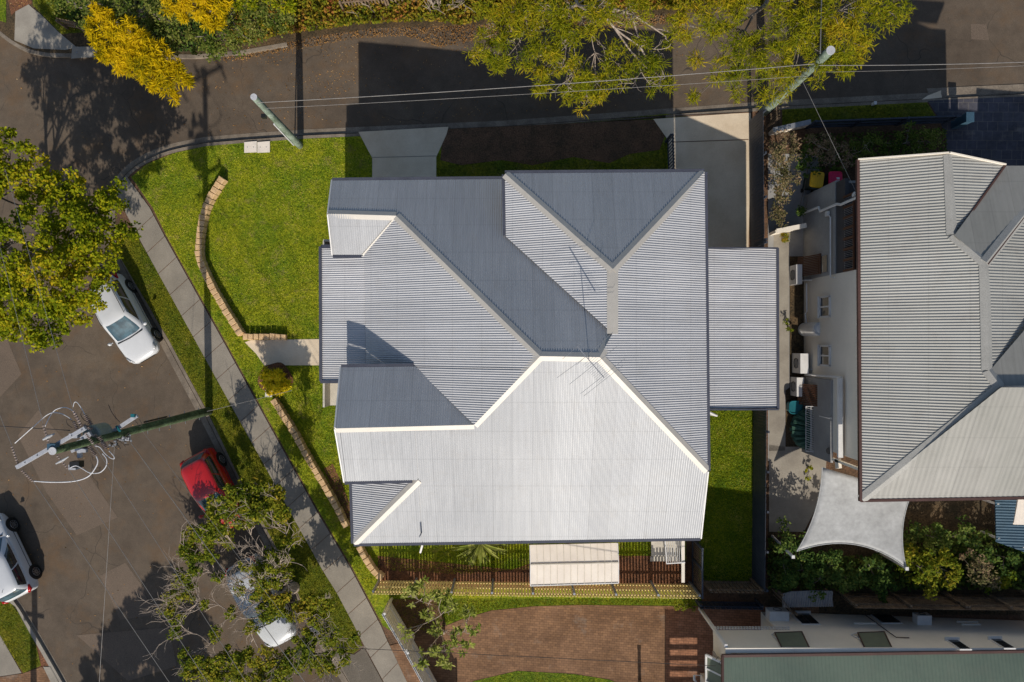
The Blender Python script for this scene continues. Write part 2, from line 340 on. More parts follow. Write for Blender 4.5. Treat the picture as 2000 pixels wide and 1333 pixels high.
LM = dict(
 lime=leafmat('lime_leaves', [(0.05, 0.08, 0.004), (0.17, 0.215, 0.006), (0.32, 0.32, 0.009), (0.50, 0.36, 0.014)]),
 dark=leafmat('dark_leaves', [(0.025, 0.055, 0.008), (0.08, 0.125, 0.016), (0.19, 0.21, 0.04), (0.30, 0.27, 0.08)]),
 gum=leafmat('gum_leaves', [(0.035, 0.07, 0.006), (0.12, 0.16, 0.01), (0.25, 0.25, 0.018), (0.42, 0.3, 0.03)]),
 olive=leafmat('feathery_leaves', [(0.06, 0.09, 0.004), (0.18, 0.2, 0.006), (0.31, 0.28, 0.009), (0.45, 0.3, 0.015)]),
 gold=leafmat('golden_leaves', [(0.20, 0.19, 0.006), (0.52, 0.38, 0.004), (0.70, 0.48, 0.006), (0.78, 0.53, 0.02)], .4),
 vine=leafmat('vine_leaves', [(0.05, 0.08, 0.008), (0.17, 0.19, 0.012), (0.34, 0.24, 0.025), (0.34, 0.11, 0.04)], big=1.0),
 rust=leafmat('dead_leaves', [(0.11, 0.055, 0.02), (0.22, 0.11, 0.035), (0.36, 0.19, 0.06), (0.50, 0.36, 0.2)], .1),
 pinkb=leafmat('pinkish_foliage', [(0.06, 0.065, 0.02), (0.16, 0.14, 0.06), (0.30, 0.20, 0.12), (0.34, 0.22, 0.14)], .2),
 shade=leafmat('deep_green_leaves', [(0.02, 0.05, 0.012), (0.05, 0.1, 0.02), (0.12, 0.17, 0.03), (0.2, 0.22, 0.05)]),
 croton=leafmat('croton_leaves', [(0.22, 0.23, 0.01), (0.62, 0.52, 0.015), (0.88, 0.66, 0.02), (0.9, 0.7, 0.06)]),
 frang=leafmat('pale_broad_leaves', [(0.10, 0.15, 0.02), (0.22, 0.26, 0.04), (0.33, 0.34, 0.08), (0.42, 0.42, 0.13)]),
 blade=leafmat('grass_blades', [(0.075, 0.135, 0.005), (0.27, 0.335, 0.01), (0.46, 0.48, 0.025), (0.68, 0.55, 0.16)], .25, big=1.2),
 bladev=leafmat('verge_grass_blades', [(0.05, 0.08, 0.005), (0.16, 0.185, 0.008), (0.29, 0.28, 0.016), (0.44, 0.35, 0.09)], .25, big=1.2))
# ------------------------------------------------------------ setting: ground sheets
def sheet(name, pts, off, mat, kind='structure', parent=None):
    return tag(MB().face([G(x, y, off) for x, y in reversed(pts)]).build(name, mat, parent), kind=kind)
def block(name, pts, top, bot, mat, kind='structure'):
    pts = list(reversed(pts))
    return tag(MB().hexa([G(x, y, bot) for x, y in pts], [G(x, y, top) for x, y in pts]).build(name, mat), kind=kind)
def ribbon(mb, pts, d0, d1, h0, h1, thick=None):
    a = offs(pts, d0); b = offs(pts, d1)
    for i in range(len(pts) - 1):
        q = [G(*a[i], h0), G(*a[i + 1], h0), G(*b[i + 1], h1), G(*b[i], h1)]
        if thick: mb.hexa([p - Vector((0, 0, thick)) for p in q], q)
        else: mb.face(q)
    return mb
bigG = MB().face([(-150, -150, -13.5 - .16), (150, -150, 13.5 - .16), (150, 150, 13.5 - .16), (-150, 150, -13.5 - .16)]).build('ground', M['dirt']); tag(bigG, kind='structure')
sheet('road', [(-900, -900), (2700, -900), (2700, 300), (1200, 300), (800, 500), (800, 1500), (700, 2200), (-900, 2200)], -0.12, M['asphalt'])
# street frontage (kerb line of the corner block), running east -> west -> south
kfront = [(2300, 165), (2000, 183), (1810, 193), (1500, 209), (985, 247), (600, 264), (470, 273), (400, 279)]
kcorn = catmull([(400, 279), (330, 294), (278, 316), (245, 342), (228, 372), (219, 410), (222, 482)], 5)
kside = [(222, 482), (300, 627), (325, 668), (350, 715), (400, 808), (470, 948), (540, 1082), (605, 1206), (652, 1284), (690, 1345), (760, 1500), (900, 1800)]
kerbline = kfront + kcorn[1:] + kside[1:]
block('ground', kerbline + [(2700, 1800), (2700, 140)], 0.0, -0.3, M['soil'])
m_ = MB(); ribbon(m_, kerbline, 0, -6, .012, .012, .16); tag(m_.build('kerb', M['kerb']), kind='structure')
m_ = MB(); ribbon(m_, kerbline, 1, 12, -.10, -.112, .03); tag(m_.build('gutter_strip', M['kerb']), kind='structure')
# north verge
knorth = [(2500, -160), (1760, -60), (1640, -5), (1500, 18), (1250, 28), (1000, 44), (880, 50), (740, 54), (640, 66), (560, 82), (470, 98), (380, 106), (300, 105), (215, 103), (150, 104), (95, 103)]
kn2 = catmull([(95, 103), (60, 96), (30, 82), (0, 60), (-60, 10), (-140, -80)], 4)
block('ground', [(-140, -80), (-140, -500), (2500, -500)] + knorth + kn2[1:-1], 0.0, -0.3, M['dirt'])
m_ = MB(); ribbon(m_, knorth[9:] + kn2[1:], 0, -7, .012, .012, .16); tag(m_.build('kerb', M['kerb']), kind='structure')
# drive at the top left corner
sheet('driveway', [(30, 22), (56, 8), (62, 14), (80, 28), (112, 60), (150, 92), (128, 97), (66, 94), (28, 78)], .02, M['concrete'])
sheet('driveway', [(18, -60), (60, -60), (62, 8), (56, 8), (30, 22), (22, 30), (16, 0)], .012, M['soilr'])
sheet('lawn', [(62, -40), (110, -40), (150, 40), (170, 62), (120, 66), (84, 30), (64, 10)], .014, M['grassv'])
sheet('lawn', [(-60, -60), (12, -60), (12, 44), (-30, 30)], .014, M['grassd'])
# bottom left verge
kbl = [(-120, 980), (20, 1165), (38, 1190), (78, 1256), (118, 1326), (180, 1440), (300, 1650)]
block('ground', kbl + [(-600, 1650), (-600, 980)], 0.0, -0.3, M['soilr'])
m_ = MB(); ribbon(m_, kbl, 0, 7, .012, .012, .16); tag(m_.build('kerb', M['concrete']), kind='structure')
m_ = MB(); ribbon(m_, kbl, -1, -9, -.10, -.112, .03); tag(m_.build('gutter_strip', M['kerb']), kind='structure')
sheet('grass_verge', [(-200, 1100), (0, 1164), (30, 1184), (70, 1258), (80, 1300), (45, 1314), (0, 1240), (-200, 1180)], .012, M['grassv'])
sheet('footpath', [(-200, 1180), (0, 1240), (42, 1314), (-60, 1330), (-200, 1330)], .02, M['footpath'])
sheet('driveway', [(-60, 1331), (44, 1315), (82, 1302), (112, 1340), (160, 1450), (-60, 1500)], .02, M['paver'])
sheet('driveway', [(84, 1302), (98, 1302), (122, 1346), (106, 1346)], .028, M['concrete'])
# footpath on the west side
fw = [(222, 366), (240, 405), (262, 447), (300, 517), (382, 666), (465, 816), (567, 1000), (628, 1110), (658, 1158), (692, 1222), (710, 1258), (751, 1334), (900, 1620)]
fe = [(246, 342), (292, 405), (322, 462), (360, 530), (436, 666), (516, 812), (620, 1000), (684, 1108), (710, 1157), (744, 1222), (756, 1250), (796, 1334), (950, 1620)]
sheet('footpath', fw + fe[::-1], .03, M['footpath'])
m_ = MB()
def lerp2(a, b, t): return (a[0] + (b[0] - a[0]) * t, a[1] + (b[1] - a[1]) * t)
def along(pl, y):
    for a, b in zip(pl, pl[1:]):
        if a[1] <= y <= b[1]: return lerp2(a, b, (y - a[1]) / (b[1] - a[1]))
    return pl[-1]
y = 432.0
while y < 1500:
    a = along(fw, y + 20); b = along(fe, y - 12); m_.bar(G(*a, .032), G(*b, .032), .022, .006); y += 41 + (y - 430) * .0015
tag(m_.build('footpath_joint', M['soil']), kind='structure')
sheet('grass_verge', [(224, 484), (244, 462), (262, 452)] + fw[3:10] + [(708, 1262), (690, 1276), (652, 1268), (600, 1196), (540, 1070), (470, 938), (404, 800), (352, 705), (328, 660), (304, 620)], .014, M['grassv'])
sheet('driveway', [(652, 1272), (692, 1278), (711, 1264), (751, 1338), (830, 1500), (760, 1500), (690, 1345)], .02, M['apron'])
# storm drain
sheet('lawn', kerbline[3:8][0:0] + [(1300, 222), (985, 252), (600, 270), (470, 279), (400, 285), (338, 299), (286, 320), (256, 345)] + [(298, 405), (326, 462), (364, 530), (440, 666), (520, 812), (624, 1000), (688, 1108), (714, 1157), (748, 1222), (796, 1250), (770, 1168), (1340, 1168), (1340, 225)], .012, M['grass'])
sheet('lawn', [(853, 300), (1302, 280), (1302, 350), (853, 350)], .016, M['grassv'])  # darker grass laid over the lawn: the house's shade put into the colour
sheet('garden_bed', [(866, 252), (1290, 232), (1300, 262), (1288, 292), (1230, 300), (1190, 318), (1120, 306), (1040, 322), (980, 312), (900, 322), (860, 312)], .02, M['soil'])
sheet('lawn', [(1370, 790), (1474, 790), (1484, 1135), (1364, 1135)], .018, M['grassd'])
sheet('garden_bed', [(738, 1085), (1000, 1112), (1036, 1100), (1110, 1060), (1212, 1085), (1300, 1085), (1355, 1100), (1355, 1150), (738, 1150)], .022, M['soilr'])
sheet('garden_bed', [(632, 915), (650, 905), (668, 945), (690, 1000), (705, 1060), (688, 1040), (660, 980)], .018, M['soilr'])
# driveways and front path
d1 = [(700, 257), (876, 247), (872, 262), (852, 306), (852, 420), (727, 420), (727, 308), (712, 280)]
sheet('driveway', d1, .03, M['drive'])
m_ = MB(); m_.bar(G(727, 307, .034), G(852, 304, .034), .03, .008); tag(m_.build('driveway_joint', M['concrete']), kind='structure')
d2 = [(1276, 232), (1376, 225), (1466, 219), (1467, 232), (1462, 480), (1462, 560), (1250, 560), (1250, 350), (1306, 350), (1304, 272)]
sheet('driveway', d2, .03, M['drive'])
m_ = MB(); m_.bar(G(1312, 277, .034), G(1462, 272, .034), .03, .008); m_.bar(G(1320, 226, .034), G(1464, 219, .034), .03, .008); tag(m_.build('driveway_joint', M['soil']), kind='structure')
sheet('path', [(478, 668), (490, 664), (720, 660), (720, 713), (516, 713), (500, 690)], .03, M['drive'])
# brown paved court south of the block, soft grass edges
pc = [(756, 1262), (800, 1250), (870, 1222), (905, 1208), (960, 1192), (1040, 1184), (1130, 1181), (1300, 1183), (1500, 1184), (1600, 1184), (1600, 1500), (860, 1500), (790, 1330)]
sheet('lawn', [(748, 1168), (1370, 1168), (1370, 1210), (1300, 1250), (1100, 1250), (1100, 1500), (1250, 1500), (900, 1500), (880, 1300), (840, 1290), (770, 1230)], .010, M['grassd'])
sheet('courtyard', pc, .024, M['paver'])
sheet('lawn', [(925, 1330), (1010, 1310), (1120, 1316), (1190, 1327), (1230, 1345), (1230, 1500), (900, 1500), (900, 1360)], .034, M['grassd'])
sheet('path', [(1300, 1186), (1500, 1184), (1500, 1500), (1300, 1500)], .030, M['paverr'])
sheet('garden_bed', [(760, 1170), (850, 1170), (870, 1215), (880, 1262), (900, 1340), (870, 1360), (790, 1230)], .02, M['soil'])
# neighbour's ground to the east
sheet('driveway', [(1500, 300), (1600, 300), (1600, 900), (1500, 900)], .010, M['greyw'])
sheet('path', [(1512, 440), (1541, 440), (1541, 755), (1533, 760), (1533, 880), (1502, 880), (1502, 800)], .024, M['concrete'])
sheet('path', [(1542, 500), (1572, 500), (1572, 885), (1534, 885), (1534, 762), (1542, 756)], .022, M['dirt'])
sheet('driveway', [(1812, 196), (2400, 170), (2400, 420), (1852, 420), (1848, 270), (1836, 236)], .02, M['paverd'])
sheet('lawn', [(1528, 213), (1810, 199), (1834, 236), (1700, 243), (1528, 248)], .014, M['grassv'])  # darker grass colour stands in for the shade on this strip
sheet('patio', [(1502, 868), (1533, 872), (1616, 872), (1610, 960), (1570, 1038), (1502, 1038)], .024, M['concrete'])
sheet('path', [(1770, 975), (1940, 975), (1930, 1035), (1760, 1040)], .016, M['dirt'])
sheet('kerb', [(1812, 186), (1838, 176), (1838, 182), (1840, 190), (1800, 194)], .02, M['drive'])
sheet('road_patch', [(1810, 172), (2300, 150), (2300, 170), (1815, 188)], -.094, M['kerb'])
for q in ([(-40, 640), (5, 640), (42, 730), (0, 775), (-40, 780)], [(35, 850), (75, 800), (135, 870), (230, 1010), (150, 1045), (90, 960)], [(195, 1124), (245, 1098), (275, 1140), (300, 1200), (235, 1210)], [(1896, 46), (1926, 46), (1932, 78), (1897, 76)], [(150, 1240), (330, 1225), (345, 1300), (250, 1330)]):
    sheet('road_patch', q, -.114, M['patch'])
# ------------------------------------------------------------ corrugated roofs
def build2(mb, name, mats, parent):
    o = mb.build(name, mats[0], parent); o.data.materials.append(mats[1])
    for a, b in mb.ew:
        for i in range(a, b): o.data.polygons[i].material_index = 1
    return o
def pl(z0, x0, y0, gx, gy): return (z0, x0, y0, gx, gy)
def pz(p, X, Y): return p[0] + p[3] * (X - p[1]) + p[4] * (Y - p[2])
def ray(p, x, y):
    u = (x - 1000) * S; v = (666 - y) * S
    k = (H - p[0] + p[3] * p[1] + p[4] * p[2]) / (H + p[3] * u + p[4] * v)
    return Vector((u * k, v * k, H * (1 - k)))
T = .455; PITCH = .088
roofreg = []
def facet(mb, p, img, run, amp=.0118, pitch=PITCH, reg=True, under=True):
    W = [ray(p, x, y) for x, y in img]
    f0 = len(mb.f)
    if reg: roofreg.append(([(q.x, q.y) for q in W], p))
    ax = 0 if run == 'ns' else 1; oth = 1 - ax
    lo = min(q[ax] for q in W); hi = max(q[ax] for q in W)
    step = pitch / 6; n = int((hi - lo) / step) + 1
    prev = None
    for i in range(n + 1):
        s = min(max(lo + i * (hi - lo) / n, lo + 1e-5), hi - 1e-5)
        xs = []
        for a, b in zip(W, W[1:] + W[:1]):
            if (a[ax] > s) != (b[ax] > s): xs.append(a[oth] + (b[oth] - a[oth]) * (s - a[ax]) / (b[ax] - a[ax]))
        xs.sort(); dz = amp * math.cos(2 * math.pi * s / pitch)
        cur = []
        for t in xs:
            X, Y = (s, t) if ax == 0 else (t, s); cur.append((X, Y, pz(p, X, Y) + dz))
        if prev and len(prev) == len(cur):
            for k in range(0, len(cur) - 1, 2):
                a, b, c, d = prev[k], prev[k + 1], cur[k + 1], cur[k]
                q = [a, d, c, b] if ax == 0 else [a, b, c, d]
                mb.face(q)
        prev = cur
    if under: mb.face([tuple(q - Vector((0, 0, .05))) for q in W])
    if not hasattr(mb, 'ew'): mb.ew = []
    if run == 'ew': mb.ew.append((f0, len(mb.f)))
    return mb
def ridge(mb, A, B, wd=.17, lift=.02, drop=.455):    # folded capping from A to B (world)
    d = (B - A); h = Vector((d.x, d.y, 0)).normalized(); n = Vector((-h.y, h.x, 0))
    up = Vector((0, 0, 1))
    fall = wd * drop * (0.75 if abs(d.z) > .3 else 1.0)
    a = [A + n * wd + up * (lift - fall), A + up * (lift + .012), A - n * wd + up * (lift - fall)]
    b = [q + d for q in a]
    t = Vector((0, 0, .018))
    mb.add([q - t for q in a] + a + [q - t for q in b] + b,
           [(3, 4, 10, 9), (4, 5, 11, 10), (0, 6, 7, 1), (1, 7, 8, 2), (0, 3, 9, 6), (2, 8, 11, 5), (0, 1, 4, 3), (1, 2, 5, 4), (6, 9, 10, 7), (7, 10, 11, 8)])
def px(v): return v * S
# plane constants solved from the photograph (datum pixels * S)
N1 = pl(px(190), 0, px(269), 0, -T); A_ = (px(-188), px(206.5))
SG = pl(px(218.5), 0, px(206.5), 0, T)                     # south side of NW gable
WW = pl(px(218.5), px(-188), 0, T, 0)
NH = pl(px(240), 0, px(269.6), 0, -T)
EE = pl(px(240), px(309.8), 0, -T, 0)
RX = px(150.5)
WH = pl(pz(EE, RX, 0), RX, 0, T, 0)
SS = pl(px(322.5), 0, px(-22), 0, T)
NG = pl(px(275), 0, px(-131), 0, -T)
WS = pl(px(229.7), px(-153), 0, T, 0)
AW = pl(px(176), px(-323), 0, .19, 0)
AE = pl(px(222), px(316.6), 0, -.255, 0)
house = thing('house', 'large corner house under a light zinc corrugated hip and gable roof with a TV antenna', 'house', G(1000, 666))
rm = MB()
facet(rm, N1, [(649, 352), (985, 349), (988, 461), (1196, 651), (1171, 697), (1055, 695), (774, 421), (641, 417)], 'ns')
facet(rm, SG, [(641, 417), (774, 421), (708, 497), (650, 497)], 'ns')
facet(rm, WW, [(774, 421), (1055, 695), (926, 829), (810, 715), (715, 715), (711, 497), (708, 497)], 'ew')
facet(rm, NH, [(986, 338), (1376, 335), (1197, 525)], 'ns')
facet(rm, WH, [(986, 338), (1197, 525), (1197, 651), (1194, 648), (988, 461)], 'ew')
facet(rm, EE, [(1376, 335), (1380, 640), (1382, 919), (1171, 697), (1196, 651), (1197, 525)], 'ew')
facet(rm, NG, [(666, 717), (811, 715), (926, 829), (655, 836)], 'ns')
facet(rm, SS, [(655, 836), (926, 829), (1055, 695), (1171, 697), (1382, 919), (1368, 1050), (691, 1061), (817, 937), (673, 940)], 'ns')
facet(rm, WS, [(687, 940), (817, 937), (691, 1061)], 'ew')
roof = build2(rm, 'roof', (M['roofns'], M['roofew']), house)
cp = MB()
def cap(p, a, b, **k): ridge(cp, ray(p, *a), ray(p, *b), **k)
cap(N1, (641, 417), (774, 421)); cap(SG, (774, 421), (708, 497), wd=.1); cap(N1, (774, 421), (1055, 695)); cap(N1, (1055, 695), (1171, 697))
cap(N1, (1171, 697), (1196, 651)); cap(NH, (1376, 335), (1197, 525)); cap(NH, (987, 339), (1197, 525)); cap(EE, (1197, 525), (1197, 651), wd=.2)
cap(EE, (1171, 697), (1382, 919)); cap(SS, (1055, 695), (926, 829)); cap(SS, (926, 829), (655, 836)); cap(SS, (817, 937), (691, 1061))
cp.build('ridge_capping', M['cap'], roof)
def gut(p, a, b, w_=.11, dz=-.05, out=(0, 0)):
    o = Vector((out[0] * .06, out[1] * .06, dz)); MB().bar(ray(p, *a) + o, ray(p, *b) + o, w_, .1).build('gutter', M['gutter'], roof)
gut(N1, (649, 352), (985, 349), out=(0, 1)); gut(NH, (986, 338), (1376, 335), out=(0, 1)); gut(EE, (1376, 335), (1382, 919), out=(1, 0))
gut(SS, (1368, 1050), (691, 1061), out=(0, -1)); gut(SS, (673, 940), (805, 937), out=(0, -1)); gut(WS, (687, 940), (691, 1061), out=(-1, 0))
gut(SG, (650, 497), (706, 497), out=(0, -1)); gut(NG, (666, 717), (808, 715), out=(0, 1)); gut(WH, (986, 340), (988, 459), out=(-1, 0))
def barge(p, a, b): MB().bar(ray(p, *a) + Vector((0, 0, -.04)), ray(p, *b) + Vector((0, 0, -.04)), .05, .16).build('barge_board', M['whitep'], roof)
barge(N1, (648, 352), (640, 417)); barge(SG, (640, 417), (649, 497)); barge(NG, (665, 717), (654, 836)); barge(SS, (654, 836), (672, 940)); barge(SS, (1383, 919), (1369, 1050))
aw = MB(); facet(aw, AW, [(628, 482), (711, 482), (715, 743), (628, 743)], 'ew'); a1 = aw.build('veranda_roof', M['roofew'], house)
g1 = MB(); g1.bar(ray(AW, 626, 481), ray(AW, 627, 744), .12, .12); g1.bar(ray(AW, 627, 745), ray(AW, 668, 745), .12, .1); g1.bar(ray(AW, 627, 481), ray(AW, 650, 481), .16, .05); g1.build('gutter', M['gutter'], a1)
ae = MB(); facet(ae, AE, [(1378, 485), (1516, 485), (1517, 797), (1382, 797)], 'ew'); a2 = ae.build('carport_roof', M['roofew'], house)
g1 = MB(); g1.bar(ray(AE, 1518, 484), ray(AE, 1519, 798), .10, .12); g1.bar(ray(AE, 1380, 484), ray(AE, 1518, 484), .05, .14); g1.bar(ray(AE, 1383, 799), ray(AE, 1519, 799), .06, .14); g1.build('gutter', M['gutter'], a2)
def roofz(X, Y):
    best = None
    for poly, p in roofreg:
        if inpoly(X, Y, poly):
            z = pz(p, X, Y)
            if best is None or z < best: best = z
    return best
fp = [(-282, 251), (-14, 251), (-14, 255), (295, 255), (297, -326), (-253, -326), (-253, -216), (-257, -216), (-257, -59), (-235, -59), (-235, 158), (-282, 158)]
wm = MB(); fpw = [Vector((px(a), px(b), 0)) for a, b in fp]
for a, b in zip(fpw, fpw[1:] + fpw[:1]):
    n = max(1, int((b - a).length / .25))
    for i in range(n):
        p, q = a.lerp(b, i / n), a.lerp(b, (i + 1) / n); zz = []
        for r_ in (p, q):
            z = roofz(r_.x, r_.y); zz.append((z - .09) if z else px(176))
        wm.face([(p.x, p.y, gz(p.x) - .3), (q.x, q.y, gz(q.x) - .3), (q.x, q.y, zz[1]), (p.x, p.y, zz[0])])
wm.build('wall', M['housew'], house)
# front veranda floor and balustrade, under the west veranda roof
vm = MB(); vm.box((px(-284), px(30), 1.3), (px(92), px(290), 2.6)); vm.box((px(-328), px(30), 3.0), (.08, px(290), .9)); vm.box((px(-284), px(176), 3.0), (px(90), .08, .9))
vm.build('veranda', M['housew'], house)
pv = MB()
for yy in (486, 560, 650, 738):
    a = ray(AW, 632, yy); pv.box((a.x + .1, a.y, (a.z + gz(a.x)) / 2 - .05), (.12, .12, a.z - gz(a.x)))
pv.build('post', M['whitep'], a1)
for yy in (492, 640, 790):
    a = ray(AE, 1512, yy); MB().box((a.x - .15, a.y, (a.z - .1 + gz(a.x)) / 2), (.1, .1, a.z - .1 - gz(a.x))).build('post', M['whitep'], a2)
dp = MB(); dp.tube([P(825, 1063, 4.0), P(821, 1078, 3.4), P(821, 1078, .2)], .045, 8); dp.build('downpipe', M['whitep'], house)
dp = MB(); dp.tube([P(1382, 803, 5.5), P(1400, 811, 4.6)], .045, 8); dp.tube([P(1400, 811, 4.6), P(1378, 806, 4.2)], .045, 8); dp.build('downpipe', M['whitep'], house)
m_ = MB(); a = ray(SS, 823, 1040); m_.cyl(a - Vector((0, 0, .1)), a + Vector((0, 0, .55)), .03, 8); m_.build('vent_pipe', M['steel'], house)
# TV antenna
ant = thing('tv_antenna', 'silver TV antenna with long thin elements above the ridge of the zinc roof', 'antenna', P(1152, 694, 7.6))
m_ = MB(); zA = 9.3; m_.cyl(P(1150, 693, 7.5), P(1150, 700, zA), .016, 6); m_.build('mast', M['steel'], ant)
m_ = MB(); m_.bar(P(1127, 675, zA), P(1180, 737, zA), .03, .03); m_.build('boom', M['steel'], ant)
m_ = MB()
for a, b in (((1098, 701), (1182, 629)), ((1126, 712), (1197, 648)), ((1112, 750), (1205, 676)), ((1134, 768), (1220, 700)), ((1140, 773), (1218, 712)), ((1088, 737), (1146, 695))):
    m_.tube([P(*a, zA), P(*b, zA)], .006, 4)
for i in range(12):
    t = .45 + i * .05; c = (1127 + 53 * t, 675 + 62 * t); m_.tube([P(c[0] - 12, c[1] + 10, zA), P(c[0] + 12, c[1] - 10, zA)], .004, 4)
m_.build('element', M['steel'], ant)
# ------------------------------------------------------------ block retaining walls
def blockwall(name, label, pts, hgt, wd, bl, seed, n=6):
    pts = catmull(pts, n); r = random.Random(seed); W = [G(*p) for p in pts]; mb = MB()
    seg = [0]
    for a, b in zip(W, W[1:]): seg.append(seg[-1] + (b - a).length)
    s = 0
    def at(d):
        for i in range(len(seg) - 1):
            if seg[i + 1] >= d: return W[i].lerp(W[i + 1], (d - seg[i]) / max(seg[i + 1] - seg[i], 1e-6))
        return W[-1]
    while s < seg[-1] - bl * .6:
        a = at(s + .012); b = at(s + bl - .012); d = (b - a).normalized(); nn = Vector((-d.y, d.x, 0))
        j = r.uniform(-.012, .012); w2 = wd / 2 + r.uniform(-.01, .012); h2 = hgt + r.uniform(-.012, .012)
        bev = .025; lo = [a + nn * (w2 + j), b + nn * (w2 * .86 + j), b - nn * (w2 * .86 - j), a - nn * (w2 - j)]; up = Vector((0, 0, h2 - bev)); c = (a + b) / 2
        mid = [q + up for q in lo]; top = [c + (q - c) * .88 + Vector((0, 0, h2)) for q in lo]
        dn = [q - Vector((0, 0, .15)) for q in lo]
        mb.hexa(dn[::-1], mid[::-1]); mb.hexa(mid[::-1], top[::-1]); s += bl
    o = mb.build(name, M['block']); return tag(o, label, 'retaining wall')
blockwall('retaining_wall', 'curved sandstone block garden wall on the front lawn beside the corner', [(441, 350), (433, 362), (417, 388), (405, 415), (399, 445), (395, 478), (395, 497), (402, 523), (420, 560), (440, 595), (460, 628), (477, 654)], .42, .34, .29, 1)
blockwall('retaining_wall', 'short straight row of sandstone blocks along the front path', [(478, 657), (500, 657), (530, 657), (566, 658)], .30, .3, .27, 2)
blockwall('retaining_wall', 'long line of sandstone blocks running beside the footpath below the yellow croton', [(538, 778), (552, 800), (580, 845), (610, 900), (640, 950), (662, 990), (682, 1030)], .40, .3, .32, 3)
blockwall('retaining_wall', 'curved bit of sandstone block edging at the corner of the zinc house, by the pine fence', [(704, 1062), (712, 1078), (724, 1098), (740, 1118), (752, 1126)], .40, .3, .32, 4)
# concrete pit lid
t = thing('pit_lid', 'pale rectangular two piece concrete pit lid in the grass by the kerb', 'pit lid', G(501, 287))
for a, b in ((477, 501.5), (502.5, 527)):
    MB().hexa([G(a, 298, 0), G(b, 297, 0), G(b, 275, 0), G(a, 277, 0)], [G(a, 298, .07), G(b, 297, .07), G(b, 275, .07), G(a, 277, .07)]).build('slab', M['shed'], t)
for a in (483, 495, 508, 520): MB().cyl(G(a, 287, .07), G(a, 287, .082), .02, 8).build('lifting_eye', M['steel'], t)
t = thing('drain_slab', 'weathered grey concrete slab at the kerb beside the golden tree', 'concrete slab', G(165, 101))
MB().hexa([G(139, 114, -.05), G(190, 110, -.05), G(189, 90, -.05), G(141, 91, -.05)], [G(139, 114, .09), G(190, 110, .09), G(189, 90, .09), G(141, 91, .09)]).build('slab', M['concrete'], t)
m_ = MB(); m_.cyl(G(150, 102, .09), G(150, 102, .1), .03, 8); m_.cyl(G(180, 100, .09), G(180, 100, .1), .03, 8); m_.build('lifting_eye', M['steel'], t)
t = thing('storm_drain', 'steel storm drain grate in the gutter under the bare branched tree', 'drain grate', G(618, 1237))
m_ = MB(); gA = [G(604, 1228, -.08), G(625, 1221, -.08), G(634, 1240, -.08), G(613, 1250, -.08)]
for i in range(4): m_.bar(gA[i], gA[(i + 1) % 4], .03, .04)
m_.build('frame', M['steel'], t); m_ = MB()
for i in range(1, 12):
    q = i / 12; m_.bar(gA[0].lerp(gA[1], q), gA[3].lerp(gA[2], q), .014, .03)
for q in (.33, .66): m_.bar(gA[0].lerp(gA[3], q), gA[1].lerp(gA[2], q), .014, .03)
m_.build('bar', M['steel'], t)
t = thing('meter_box', 'small pale grey box standing between the croton and the block wall', 'meter box', G(525, 768))
m_ = MB(); m_.box(G(525, 768, .14), (.26, .3, .26)); m_.build('body', M['whitep'], t); m_ = MB(); m_.box(G(525, 768, .285), (.3, .34, .03)); m_.build('lid', M['whitep'], t)
# ------------------------------------------------------------ fences
def fence(name, label, pts, hgt, mat, palw=.085, gap=.045, posts=1.9, rails=(.25, .8), postm=None, side=1, cat='fence', jit=.015, seed=1, group=None):
    r = random.Random(seed); W = [G(*p) for p in pts]; root = thing(name, label, cat, W[0], group)
    pm_ = MB(); rl = MB()
    for a, b in zip(W, W[1:]):
        d = (b - a); L = d.length; f = d / L; n = Vector((-f.y, f.x, 0)).normalized() * side; k = max(1, int(L / (palw + gap)))
        for i in range(k):
            c = a + f * ((i + .5) * L / k); hh = hgt + r.uniform(-jit, jit)
            pm_.box(c + Vector((0, 0, hh / 2 + .03)) + n * .02, (palw, .018, hh), (f, n, Vector((0, 0, 1))))
        for q in rails: rl.bar(a + Vector((0, 0, hgt * q)) - n * .018, b + Vector((0, 0, hgt * q)) - n * .018, .045, .07)
        m = max(1, round(L / posts))
        for i in range(m + 1):
            c = a + f * min(max(L * i / m, .06), L - .06); MB().box(c + Vector((0, 0, hgt / 2)) - n * .09, (.09, .09, hgt + .02), (f, n, Vector((0, 0, 1)))).build('post', postm or mat, root)
    pm_.build('paling_panel', mat, root); rl.build('rail', mat, root); return root
fence('paling_fence', 'yellow new pine paling fence along the south side of the zinc house', [(741, 1132), (1349, 1139)], 1.75, M['timber'], side=-1, postm=M['steel'], rails=(.2, .55, .9), palw=.088, gap=.052)
fence('paling_fence', 'old grey brown paling fence closing the shaded back lawn beside the yellow one', [(1367, 1132), (1468, 1133)], 1.5, M['oldtim'], side=-1, rails=(.2, .85), palw=.13, gap=.05)
fence('picket_fence', 'white picket fence running down from the pine fence to the brown paved court', [(761, 1168), (804, 1240), (858, 1338), (890, 1400)], 1.85, M['whitep'], palw=.085, gap=.014, side=-1, rails=(.3, .97))
fence('boundary_fence', 'charcoal boundary fence between the side driveway and the east neighbour', [(1464, 236), (1466, 480), (1468, 620)], 1.7, M['darkf'], palw=.12, gap=.012, side=-1, seed=5)
fence('boundary_fence', 'charcoal boundary fence along the sunny side lawn', [(1472, 760), (1469, 1131)], 1.6, M['darkf'], palw=.12, gap=.008, side=-1, seed=6)
fence('paling_fence', 'dark weathered paling fence behind the cream apartment wall, under the garden shrubs', [(1632, 1156), (1840, 1159), (2080, 1160)], 1.75, M['oldtim'], side=-1, palw=.11, gap=.02, rails=(.3, .8), seed=8)
fence('side_gate', 'dark slatted gate between the side driveway and the shaded garden bed', [(1304, 274), (1306, 345)], 1.1, M['darkf'], palw=.05, gap=.09, cat='gate', rails=(.1, .95), side=1, posts=1.6)
